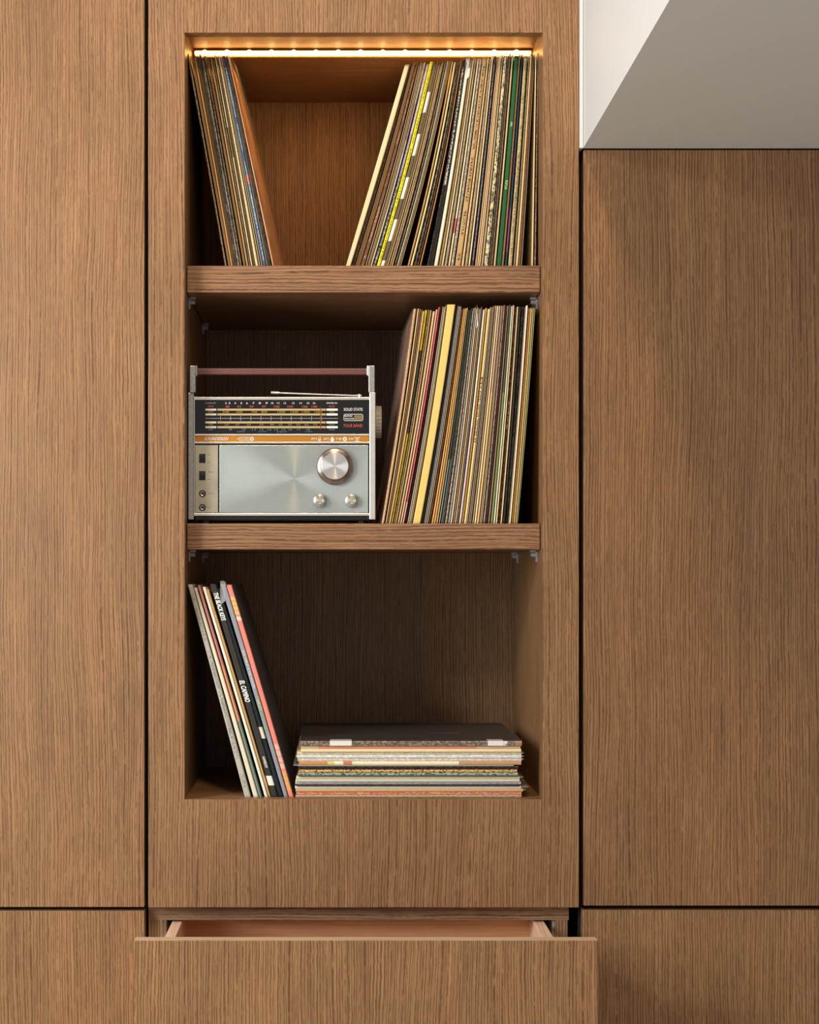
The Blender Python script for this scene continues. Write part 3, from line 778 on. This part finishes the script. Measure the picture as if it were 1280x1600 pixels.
# flat stack, bottom to top: y_bottom, y_top, x0, x1, base, look, options
STACK = [
    (1247.2, 1242.2, 462, 815, '#a89880', 'lowest sleeve of the flat stack, brownish cream edge', dict(speck='#8a7a60')),
    (1242.0, 1237.2, 463, 815, '#c4665a', 'salmon red sleeve, second from the bottom of the flat stack', dict(speck='#d89488')),
    (1237.0, 1232.6, 462, 817, '#b89c68', 'tan and gold sleeve just above the salmon red one in the stack', dict(film=6)),
    (1232.4, 1228.4, 461, 814, '#cfcad0', 'lilac white sleeve in wide clear plastic poking out of the stack', dict(film=14)),
    (1228.2, 1225.6, 463, 812, '#20242e', 'thin navy black sleeve low in the flat stack', {}),
    (1225.4, 1221.6, 461.5, 814, '#d0cbd2', 'white sleeve with lilac edge directly above the thin navy one', dict(speck='#b0a8b8')),
    (1221.4, 1217.6, 462, 812, '#b9beb4', 'pale grey-green sleeve, seventh from the bottom of the flat stack', {}),
    (1217.4, 1213.4, 463, 812, '#d8c9b4', 'cream and pink edged sleeve near the middle of the stack', dict(film=7)),
    (1213.2, 1211.4, 466, 811, '#4e5048', 'thin dark grey sleeve under the mint white one in the stack', {}),
    (1211.2, 1206.8, 466, 809, '#bccfc4', 'mint white sleeve with green print in the stack', dict(speck='#3c6450')),
    (1206.6, 1202.8, 467.5, 808, '#d0a468', 'orange-tan sleeve below the black one in the stack', dict(speck='#3c3024')),
    (1202.6, 1197.6, 467, 810, '#17130f', 'black sleeve in the middle of the flat stack', {}),
    (1197.4, 1195.2, 466, 803, '#8f8a80', 'thin grey sleeve resting on the black one in the stack', dict(filml=8)),
    (1195.0, 1189.6, 467, 814.5, '#ddd6c4', 'orange, yellow and white spine above the black part of the stack', dict(blocks=((0, .13, '#c88850'), (.13, .16, '#dcc878'), (.2, .24, '#c8764c'), (.72, 1., '#c09068')))),
    (1189.4, 1184.8, 465, 815, '#b8b4b4', 'light grey sleeve under the bluish white one in the stack', dict(speck='#d8d4d0', film=5)),
    (1184.6, 1179.6, 464, 815, '#b9c0c8', 'bluish white sleeve in the upper half of the stack', dict(speck='#dcdcde', filml=2, film=5)),
    (1179.4, 1175.0, 464, 815, '#c6bfac', 'dull cream sleeve, fourth from the top of the stack', dict(speck='#a8a294', film=5)),
    (1174.8, 1170.4, 470, 814.5, '#ddcca8', 'cream sleeve, third from the top of the stack', {}),
    (1170.2, 1165.6, 470, 813.5, '#d08c78', 'salmon and cream sleeve just under the top brown record', dict(blocks=((0, .08, '#d8c49c'), (.8, 1., '#d8b8a0')))),
    (1165.2, 1157.6, 468.5, 815.5, '#584c46', 'glossy dark brown record box taped with white, on top of the stack', dict(speck='#8a8078', gloss=.3, blocks=((.135, .235, '#dcdcd8'), (.865, .935, '#dcdcd8'), (.97, 1., '#a87858')), cover=('#2a1a12', '#20130d'))),
]
zprev = NZ0
for i, (pb, pt, x0, x1, base, lab, o) in enumerate(STACK):
    y0 = 0.022 + 0.0022 * math.sin(i * 2.9)
    za, zb_ = max(PZ(pb, 0.022), zprev + 0.0001) if i else NZ0 + 0.0002, PZ(pt, 0.022)
    zprev = zb_
    X0, X1 = PX(x0, y0), PX(x1, y0)
    y1 = y0 + 0.313
    mb = MB(); n = 14; ph = R.uniform(0, 6); T = zb_ - za
    for k in range(n + 1):
        u = k / n; x = X0 + (X1 - X0) * u
        wob = 0.0
        mb.v += [(x, y1, za), (x, y0 + 0.0006, za), (x, y0, za + T * .3), (x, y0, za + T * .7), (x, y0 + 0.0006, zb_), (x, y1, zb_)]
    sv = [(3, 2), (0, .14), (.14, .86), (.86, 1), (2, 3)]
    for k in range(n):
        for j in range(5):
            a = k * 6 + j; b = a + 6
            mb.f.append((a, b, b + 1, a + 1)); u0, u1 = sv[j]
            mb.uv.append(((u0, k / n), (u0, (k + 1) / n), (u1, (k + 1) / n), (u1, k / n)))
        a = k * 6; mb.f.append((a + 5, a + 11, a + 6, a)); mb.uv.append(((2, 0), (2, 1), (3, 1), (3, 0)))
    mb.f.append(tuple(range(5, -1, -1))); mb.uv.append(tuple((.5, .01) for _ in range(6)))
    mb.f.append(tuple(n * 6 + j for j in range(6))); mb.uv.append(tuple((.5, .99) for _ in range(6)))
    mat = spine_mat('stack_card_%d' % i, base, o.get('ink'), o.get('blocks', ()), o.get('cover'), 0.3, .4, (.04, .96), 11.3 * i, o.get('gloss', .5), .2, o.get('speck'))
    ob = mb.build('vinyl_record', mat)
    tag(ob, lab, 'record', 'records lying in the flat stack')
    for key, sx, X in (('film', 1, X1), ('filml', -1, X0)):
        if o.get(key):
            w = o[key] / S; zm = (za + zb_) / 2
            f = MB(); N = 6
            for k in range(N + 1):
                yy = y0 + 0.004 + (y1 - y0 - 0.01) * k / N
                q = 0.0006 * math.sin(k * 2 + i)
                f.v += [(X + sx * 0.0002, yy, zm + T * .3), (X + sx * w, yy - 0.001 * math.sin(k), zm + q), (X + sx * 0.0002, yy, zm - T * .3)]
            for k in range(N):
                for j in range(2):
                    a = k * 3 + j; f.f.append((a, a + 1, a + 4, a + 3))
            f.f.append((0, 2, 1))
            f.build('plastic_sleeve', M['film_dull'], ob)
    if i == len(STACK) - 1:
        # white tape wrapped over the front edge, and the printed patch on the cover
        for a, b in ((516, 549.5), (762.5, 787)):
            t = MB(); xa, xb = PX(a, y0), PX(b, y0)
            t.box(xa, xb, y0 - 0.0004, y0 - 0.0001, za + .0003, zb_ + 0.0002); t.box(xa, xb, y0 - 0.0004, y0 + 0.024, zb_ + 0.0001, zb_ + 0.0004)
            t.build('tape', plain('white_tape', (0.74, 0.74, 0.70), 0.4), ob)
        t = MB(); t.box(PX(497, y0 + .2), PX(516, y0 + .2), y0 + 0.195, y0 + 0.262, zb_ + 0.0001, zb_ + 0.0003)
        t.build('cover_print', spine_mat('print_patch', '#5a3012', None, (), ('#a0601c', '#3a1c08'), 0, 0, (0, 1), 4.0, .4, .3), ob)
        t = MB(); t.box(PX(672, y0 + .1), PX(720, y0 + .1), y0 + 0.12, y0 + 0.14, zb_ + 0.0001, zb_ + 0.0003)
        t.build('cover_print', plain('print_patch_b', (0.10, 0.035, 0.015), .4), ob)
        f = MB().box(X0 - .001, X1 + .0005, y0 + .001, y1 + 0.002, zb_ + 0.0005, zb_ + 0.0009)
        f.build('plastic_sleeve', plastic_film('top_film', a=.04, rough=.1), ob)

# ------------------------------------------------------------------ radio
RY = 0.038


def rx(p): return PX(p, RY)
def rz(p): return PZ(p, RY)


radio = empty('portable_radio')
tag(radio, 'vintage silver four band portable radio with brown carrying handle on the middle shelf', 'radio')
chrome = plain('pale_chrome', (0.80, 0.77, 0.72), 0.28, 0.75, mottle=0.06, scale=90)
chrome_worn_shade = plain('worn_shaded_chrome', (0.50, 0.50, 0.47), 0.35, 0.8, mottle=0.5, scale=420)
blackp = plain('black_case', (0.012, 0.011, 0.010), 0.35)
gloss_black = plain('dial_glass', (0.010, 0.010, 0.010), 0.22)


def rbox(name, x0, x1, y0p, y1p, ya, yb, mat, par=None, bevel=0.0004):
    return MB().box(rx(x0), rx(x1), ya, yb, rz(y1p), rz(y0p)).build(name, mat, par or radio, bevel=bevel)


zfloor = shelf_z[1]
MB().box(rx(303.5), rx(577), RY + 0.003, RY + 0.078, zfloor + 0.0045, rz(620)).build('case', blackp, radio, bevel=0.002)
for a in (318, 560):
    MB().box(rx(a), rx(a + 8), RY + 0.008, RY + 0.07, zfloor, zfloor + 0.0046).build('rubber_foot', blackp, radio)
rbox('top_trim', 303.5, 577, 620.6, 624.9, RY - 0.001, RY + 0.006, chrome)
dial = rbox('dial_panel', 304.5, 576.5, 625.1, 678.2, RY + 0.0012, RY + 0.004, gloss_black)
rbox('case_trim', 303.0, 304.3, 619.5, 806, RY - 0.0012, RY + 0.006, chrome, bevel=0)
gold = plain('gold_scale_bar', (0.50, 0.36, 0.16), 0.45)
cream = plain('cream_scale_block', (0.68, 0.62, 0.46), 0.5)
white_b = plain('white_scale_block', (0.82, 0.80, 0.72), 0.5)
yp = RY + 0.0010
for yc in (640.0, 647.5, 659.9, 667.4):
    rbox('scale_bar', 339.6, 509, yc - 1.5, yc + 1.5, yp - 0.0002, yp + 0.0001, gold, dial, 0)
    rbox('scale_bar', 321, 338, yc - 1.5, yc + 1.5, yp - 0.0002, yp + 0.0001, cream, dial, 0)
    rbox('scale_bar', 510.2, 527.8, yc - 1.6, yc + 1.6, yp - 0.0002, yp + 0.0001, white_b, dial, 0)
rbox('tuning_pointer', 500.4, 501.5, 636.5, 671, yp - 0.0007, yp - 0.0004, plain('red_pointer', (0.35, 0.03, 0.01), 0.4), dial, 0)
tk = MB()
for k in range(0, 84):
    x = 321 + k * 2.5
    if x > 527: break
    tk.box(rx(x), rx(x + 1.6), yp - 0.0001, yp + 0.0001, rz(654.2), rz(653.0))
for k in range(11):
    x = 344.6 + k * 15.8
    tk.box(rx(x - .35), rx(x + .35), yp - 0.0002, yp + 0.0001, rz(656.8), rz(650.4))
tk.build('logging_scale', plain('grey_print', (0.36, 0.34, 0.33), 0.5), dial)


def label_mesh(name, items, mat, par, y):
    mb = MB()
    for it in items:
        s_, px, py, sz = it[:4]; wd = it[4] if len(it) > 4 else None; sh = it[5] if len(it) > 5 else 0.0
        vs, fs = text_verts(s_, sz / S / 0.72, sh, 1.0, 0.012)
        k = 1.0
        if wd and vs:
            ww = max(v[0] for v in vs) - min(v[0] for v in vs); k = wd / S / sc_at(RY) / max(ww, 1e-6)
        mb.add([(rx(px) + v[0] * k, y, rz(py) + v[1]) for v in vs], fs)
    return tag(mb.build(name, mat, par), kind='stuff')


ink_w = plain('white_print', (0.72, 0.70, 0.66), 0.5)
ink_r = plain('red_print', (0.50, 0.075, 0.03), 0.5)
ink_g = plain('green_gold_print', (0.26, 0.22, 0.05), 0.5)
ink_g2 = plain('green_print', (0.12, 0.17, 0.07), 0.5)
ink_b = plain('teal_print', (0.10, 0.17, 0.20), 0.5)
ink_gr = plain('grey_small_print', (0.30, 0.29, 0.28), 0.5)
yt = yp - 0.0001
label_mesh('dial_lettering', [('SOLID STATE', 552, 639.8, 4.6, 29.5), ('BAND', 544.7, 649.9, 2.9, 12), ('INDICATOR', 546, 654.3, 2.6, 14),
                              ('CHANNEL NO.', 518.8, 629.8, 2.4, 17.5)] + [(str(c), x, 629.9, 2.9, 2.6) for c, x in zip((2, 3, 4, 5, 6), (353, 358.5, 367.5, 377, 386))]
           + [(str(c), x, 629.9, 2.9, 3.6) for c, x in zip((7, 8, 9, 10, 11, 12, 13, 14, 15, 16), (396, 406, 416.6, 425, 434.7, 444.8, 458, 469.5, 481.2, 490.6))], ink_w, dial, yt)
label_mesh('dial_lettering', [('CHANNEL NO.', 329, 629.8, 2.4, 17)], ink_gr, dial, yt)
label_mesh('dial_lettering', [('FOUR BAND', 552, 665.2, 4.9, 29.5), ('FM', 329, 635.4, 3.0, 8), ('MHZ', 518.6, 635.4, 3.0, 9)]
           + [(c, x, 635.5, 3.2, w) for c, x, w in (('88', 355.5, 6), ('91', 374, 5.5), ('94', 393, 6), ('97', 412.4, 6), ('100', 432, 8.5), ('103', 453, 8.5), ('106', 476, 8.5), ('108', 490.8, 8.5))], ink_r, dial, yt)
label_mesh('dial_lettering', [('AM', 329, 643.8, 2.8, 8), ('KHZ', 518.6, 643.8, 2.8, 8)]
           + [(c, x, 643.8, 3.0, w) for c, x, w in (('540', 353, 10), ('600', 374, 10), ('700', 397.5, 9), ('800', 413, 9.5), ('1000', 439, 12), ('1200', 459.5, 12), ('1400', 477.5, 12), ('1600', 497, 12))], ink_g, dial, yt)
label_mesh('dial_lettering', [('MB', 329, 663.7, 2.8, 7), ('MHZ', 518.6, 663.7, 2.8, 9)]
           + [(c, x, 663.7, 3.0, 6.5) for c, x in (('25', 354), ('27', 371), ('30', 388.5), ('35', 408.5), ('40', 425), ('45', 438.5), ('50', 453), ('55', 466), ('60', 479), ('70', 492.5))], ink_g2, dial, yt)
label_mesh('dial_lettering', [('SW', 329, 671.3, 2.8, 8), ('MHZ', 518.6, 671.3, 2.8, 9)]
           + [(c, x, 671.2, 3.0, 5.5) for c, x in (('9', 360), ('10', 380.5), ('11', 396.5), ('12', 408.5), ('13', 420.5), ('14', 431), ('15', 442.5), ('16', 453), ('17', 466.5), ('18', 481))]
           + [(c, x, 674.6, 1.7, w) for c, x, w in (('49M', 376, 12), ('31M', 410, 12), ('25M', 440, 16), ('19M', 482, 11))], ink_b, dial, yt)
# band indicator window
fr = MB()
for a, b, c, d_ in ((537, 567.5, 646.6, 647.8), (537, 567.5, 656.6, 657.8), (537, 538.2, 646.6, 657.8), (566.3, 567.5, 646.6, 657.8)):
    fr.box(rx(a), rx(b), yp - 0.0004, yp, rz(d_), rz(c))
fr.build('indicator_frame', plain('indicator_grey', (0.45, 0.44, 0.42), 0.4), dial)
rbox('indicator_window', 553.5, 565.8, 648.4, 656.2, yp - 0.0002, yp + .0001, plain('indicator_olive', (0.20, 0.155, 0.06), 0.4, mottle=.5, scale=900), dial, 0)
# orange band
rbox('band_trim', 304.5, 576.5, 678.4, 680.7, RY - 0.0010, RY + 0.004, chrome, bevel=0.0002)
rbox('band_trim', 304.5, 576.5, 690.6, 692.9, RY - 0.0010, RY + 0.004, chrome, bevel=0.0002)
ob_ = rbox('orange_band', 304.5, 576.5, 680.9, 690.4, RY + 0.0005, RY + 0.004, plain('orange_band', (0.52, 0.215, 0.02), 0.38, 0.25, mottle=.12, scale=14), bevel=0)
yo = RY + 0.0002
label_mesh('brand_lettering', [('SOUNDESIGN', 337.5, 685.8, 5.4, 38, 0.35), ('BATTERY', 382, 684.2, 2.5, 17), ('ELECTRIC', 382, 687.7, 2.3, 17),
                               ('FM', 491, 686, 3.4, 8), ('AM', 510, 686, 3.4, 8), ('MB', 529.6, 686, 3.4, 8), ('SW', 548.8, 686, 3.4, 8)], ink_w, ob_, yo)
ic = MB()


def poly(pts):
    ic.add([(rx(x), yo, rz(y)) for x, y in pts], [tuple(range(len(pts)))[::-1]])


def ring(mb_, cx, cy, r0, r1, y, n=24, a0=0, a1=2 * math.pi):
    vs = []; fs = []
    for k in range(n + 1):
        a = a0 + (a1 - a0) * k / n
        for r in (r0, r1): vs.append((rx(cx + r * math.cos(a)), y, rz(cy - r * math.sin(a))))
    for k in range(n): fs.append((2 * k, 2 * k + 1, 2 * k + 3, 2 * k + 2))
    mb_.add(vs, fs)


ring(ic, 393.6, 685.8, 1.9, 3.2, yo); ring(ic, 393.6, 685.8, 0, 0.9, yo, 10)
poly([(370.6, 685.4), (373, 685.4), (373, 686.4), (370.6, 686.4)])
# clef, drop, wheel and palm icons
ring(ic, 499.4, 687.2, 0.5, 2.2, yo, 18); ring(ic, 499.9, 683.4, 0.5, 1.5, yo, 14); poly([(499.1, 682), (500.1, 682), (499.9, 690.4), (499.0, 690.4)]); ring(ic, 498.7, 690.0, 0, 0.9, yo, 10)
poly([(519.3, 682), (521.2, 684.4), (522.5, 686.6), (521.8, 689), (519.3, 690.2), (516.8, 689), (516.1, 686.6), (517.4, 684.4)])
ring(ic, 539, 686, 1.7, 3.4, yo); ring(ic, 539, 686, 0, 0.9, yo, 10)
poly([(557.8, 685), (558.8, 685), (559.2, 689.6), (557.4, 689.6)]); poly([(554.2, 689.4), (562.4, 689.4), (562.4, 690.2), (554.2, 690.2)])
for dx in (-1, 1):
    poly([(558.3, 684.4), (558.3 + dx * 2.2, 683.0), (558.3 + dx * 4.6, 683.2), (558.3 + dx * 4.4, 684.0), (558.3 + dx * 2.2, 684.2), (558.3, 685.6)][::dx])
    poly([(558.3, 685.2), (558.3 + dx * 2.0, 685.4), (558.3 + dx * 3.2, 687.4), (558.3 + dx * 1.8, 686.4)][::dx])
tag(ic.build('band_icons', ink_w, ob_), kind='stuff')

# control plate
rbox('recess_line', 304.5, 576.5, 693.0, 801.8, RY + 0.0022, RY + 0.004, blackp, bevel=0)
plate = rbox('control_plate', 305, 340.6, 695.8, 800.6, RY + 0.0004, RY + 0.0021, plain('aged_plate', (0.52, 0.47, 0.36), 0.38, 0.55, mottle=.28, scale=45), bevel=0.0002)
for ya_, yb_ in ((709.3, 723.4), (736.2, 750.4)):
    sw = rbox('slide_switch', 311.2, 321, ya_, yb_, RY - 0.0001, RY + 0.0005, blackp, plate, 0)
    rbox('switch_nub', 312.4, 319.8, ya_ + 2.0, ya_ + 8, RY - 0.0022, RY - 0.0001, plain('switch_black', (0.02, 0.018, 0.016), 0.3), plate, 0.0003)
for cy in (771.2, 793.0):
    j = MB(); k = 1 / S / sc_at(RY)
    j.lathe(rx(316.3), rz(cy), [(2.0 * k, RY + 0.0016), (2.2 * k, RY - 0.0004), (3.4 * k, RY - 0.0008), (3.6 * k, RY - 0.0002)], 28)
    j.build('jack_socket', plain('jack_metal', (0.45, 0.42, 0.36), 0.3, 0.7), plate, smooth=True)
    j = MB(); j.lathe(rx(316.3), rz(cy), [(3.6 * k, RY - 0.0003), (5.3 * k, RY - 0.0004), (5.4 * k, RY + 0.0004)], 28)
    j.build('jack_ring', blackp, plate)
    j = MB(); j.lathe(rx(316.3), rz(cy), [(0.00001, RY - 0.0001), (2.3 * k, RY - 0.0002)], 20)
    j.build('jack_hole', blackp, plate)
label_mesh('plate_lettering', [('DX', 326, 710.6, 2.2, 4), ('LOC', 326, 722.5, 2.2, 4.5), ('FM AFC', 330, 737.6, 2.2, 9), ('OFF', 327, 749, 2.2, 5), ('EARPHONE', 330.4, 771.2, 2.0, 10), ('EXT', 327, 793, 2.0, 6)],
           plain('plate_ink', (0.20, 0.17, 0.12), 0.5), plate, RY + 0.0003)


def turned(name, cx, cy, base, par, profile, n=64, pitch=0.0, rough=0.3, aniso=0.85, metal=0.9, mott=0.0):
    return None


def radial_metal(name, cx, cy, base, rough=0.32, grid=0.0, metal=0.85, aniso=0.9):
    """metal finely turned about the point (cx, cy): the brushing follows circles round it"""
    t = NT(name); tc = t.node('ShaderNodeTexCoord')
    sp = t.node('ShaderNodeSeparateXYZ'); t.link(tc.outputs['Object'], sp.inputs[0])
    dx = t.math('SUBTRACT', sp.outputs[0], cx); dz = t.math('SUBTRACT', sp.outputs[2], cy)
    tan = t.node('ShaderNodeVectorMath', operation='NORMALIZE')
    t.link(t.xyz(dx, 0.0, dz), tan.inputs[0])
    t.link(tan.outputs[0], t.b.inputs['Tangent'])
    col = lin(base)
    if grid:
        p = grid
        a = t.math('ABSOLUTE', t.math('SUBTRACT', t.math('FRACT', t.math('DIVIDE', sp.outputs[0], p)), 0.5))
        b = t.math('ABSOLUTE', t.math('SUBTRACT', t.math('FRACT', t.math('DIVIDE', sp.outputs[2], p)), 0.5))
        m = t.math('MAXIMUM', t.ramp(a, 0.34, 0.46), t.ramp(b, 0.34, 0.46))
        n2 = t.noise(tc.outputs['Object'], 60, 3)
        dk = t.mix(n2, (0.30, 0.34, 0.30, 1), (0.46, 0.48, 0.42, 1))
        col = t.mix(t.math('MULTIPLY', m, 0.55), col, dk)
        bp = t.node('ShaderNodeBump'); bp.inputs['Strength'].default_value = 0.12; bp.inputs['Distance'].default_value = 0.0002
        t.link(m, bp.inputs['Height']); bp.invert = True
        t.link(bp.outputs[0], t.b.inputs['Normal'])
    n = t.noise(tc.outputs['Object'], 35, 4)
    k = t.math('MULTIPLY_ADD', n, 0.16, 0.92)
    col = t.mix(1.0, col, t.xyz(k, k, k), 'MULTIPLY')
    t.link(col, t.b.inputs['Base Color'])
    t.b.inputs['Metallic'].default_value = metal; t.b.inputs['Roughness'].default_value = rough; t.b.inputs['Anisotropic'].default_value = aniso
    return t.m


gm = radial_metal('turned_grille', rx(460), rz(748), (0.60, 0.65, 0.62), rough=0.24, grid=2.75 / S, metal=0.72)
rbox('speaker_grille', 343.0, 575.2, 695.8, 800.6, RY + 0.0004, RY + 0.0021, gm, bevel=0.0002)
rbox('bottom_trim', 303.5, 577, 801.9, 805.8, RY - 0.001, RY + 0.006, chrome)
k = 1 / S / sc_at(RY)


def knob(name, cx, cy, R0, R1, depth, cap_col, ring_mat):
    X, Z = rx(cx), rz(cy)
    y = RY + 0.0003
    b = MB().lathe(X, Z, [(R0 * k, y), (R0 * k, y - depth * .45), (R0 * k * .985, y - depth * .52), (R0 * .95 * k, y - depth * .5), (R1 * 1.10 * k, y - depth * .62), (R1 * 1.06 * k, y - depth * .97), (R1 * 1.0 * k, y - depth)], 72)
    kb = b.build(name, ring_mat, radio, smooth=True)
    c = MB().lathe(X, Z, [(R1 * 1.0 * k, y - depth), (R1 * .97 * k, y - depth * 1.04), (0.00001, y - depth * 1.04)], 72)
    c.build('knob_cap', radial_metal('turned_cap_%d' % int(cx), X, Z, cap_col, rough=0.3, metal=0.85), kb)
    # knurled skirt
    g_ = MB(); n = int(R0 * 3.2)
    for q in range(n):
        a = 2 * math.pi * q / n; r = R0 * k
        g_.tube((X + r * math.cos(a), y, Z + r * math.sin(a)), (X + r * math.cos(a), y - depth * .42, Z + r * math.sin(a)), 0.00045, 0.00045, 5)
    g_.build('knob_knurling', ring_mat, kb)


knob('tuning_knob', 523.6, 729.0, 28.6, 20.8, 0.013, (0.78, 0.77, 0.74), plain('knob_ring_worn', (0.24, 0.19, 0.16), 0.28, 0.85, mottle=.9, scale=240))
sm = plain('knob_small_metal', (0.45, 0.43, 0.38), 0.28, 0.85, mottle=.3, scale=200)
knob('volume_knob', 500.2, 782.3, 10.3, 6.6, 0.010, (0.72, 0.68, 0.55), sm)
knob('tone_knob', 549.6, 782.3, 10.3, 6.6, 0.010, (0.70, 0.68, 0.55), sm)
# handle: side arms running the height of the case, upper brackets, grip
armm = plain('arm_aluminium', (0.66, 0.65, 0.62), 0.4, 0.55, mottle=.12, scale=150)
rbox('handle_arm', 577.4, 586.6, 613.2, 811.8, RY - 0.003, RY + 0.014, armm, bevel=0.0008)
rbox('handle_arm', 293.8, 302.6, 613.2, 811.8, RY + 0.002, RY + 0.016, chrome_worn_shade, bevel=0.0008)  # darker chrome on this arm paints in the shade of the niche side
rbox('handle_bracket', 576.2, 585.4, 571.6, 613.0, RY - 0.002, RY + 0.013, chrome_worn_shade, bevel=0.0006)
rbox('handle_bracket', 573.6, 576.0, 571.6, 587.0, RY - 0.002, RY + 0.013, chrome, bevel=0.0004)
rbox('handle_bracket', 296.8, 305.6, 571.6, 613.0, RY - 0.001, RY + 0.013, chrome_worn_shade, bevel=0.0006)
rbox('handle_bracket', 305.8, 308.4, 571.6, 587.0, RY - 0.001, RY + 0.013, chrome_worn_shade, bevel=0.0004)
rbox('handle_grip', 308.5, 573.5, 575.4, 585.2, RY, RY + 0.016, plain('brown_grip', (0.145, 0.052, 0.045), 0.42, mottle=.2, scale=200), bevel=0.0014)
# edge dial on the side
sd = MB()
X = rx(587.2); Zc = rz(656.6)
r_ = 25.5 * k
n = 56; vs = []; fs = []
for q in range(n):
    a = 2 * math.pi * q / n; rr = r_ * (1.0 if q % 2 else 0.975)
    vs += [(X, RY + 0.032 + rr * math.cos(a), Zc + rr * math.sin(a)), (X + 9.6 * k, RY + 0.032 + rr * math.cos(a), Zc + rr * math.sin(a))]
for q in range(n):
    a = 2 * q; b = 2 * ((q + 1) % n); fs.append((a, a + 1, b + 1, b))
fs.append(tuple(2 * q + 1 for q in range(n))); fs.append(tuple(2 * q for q in range(n))[::-1])
sd.add(vs, fs)
sd.tube((rx(577), RY + 0.032, Zc), (X, RY + 0.032, Zc), 0.006, 0.006)
sd.build('band_selector', plain('selector_plastic', (0.36, 0.31, 0.24), 0.5, mottle=.3, scale=300), radio)
# telescopic aerial lying on the case
ya = RY + 0.020
p0 = (PX(423.5, ya), ya, PZ(613.6, ya)); p1 = (PX(436.5, ya), ya, PZ(614.1, ya)); p2 = (PX(500, ya), ya, PZ(616.4, ya)); p3 = (PX(556, ya), ya, PZ(618.4, ya)); p4 = (PX(565, ya), ya, PZ(618.2, ya))
ae = MB().tube(p1, p2, 0.0012, 0.0013, 12).tube(p2, p3, 0.0011, 0.0013, 12).build('aerial_rod', chrome, radio, smooth=True)
MB().tube(p0, p1, 0.0021, 0.0021, 14).build('aerial_tip', chrome, ae, smooth=True)
MB().tube(p3, p4, 0.0018, 0.0015, 12).tube((p4[0] - .003, ya, p4[2] - 0.0035), (p4[0] - .003, ya, p4[2] + .002), 0.0018, 0.0018, 12).build('aerial_hinge', chrome, ae, smooth=True)
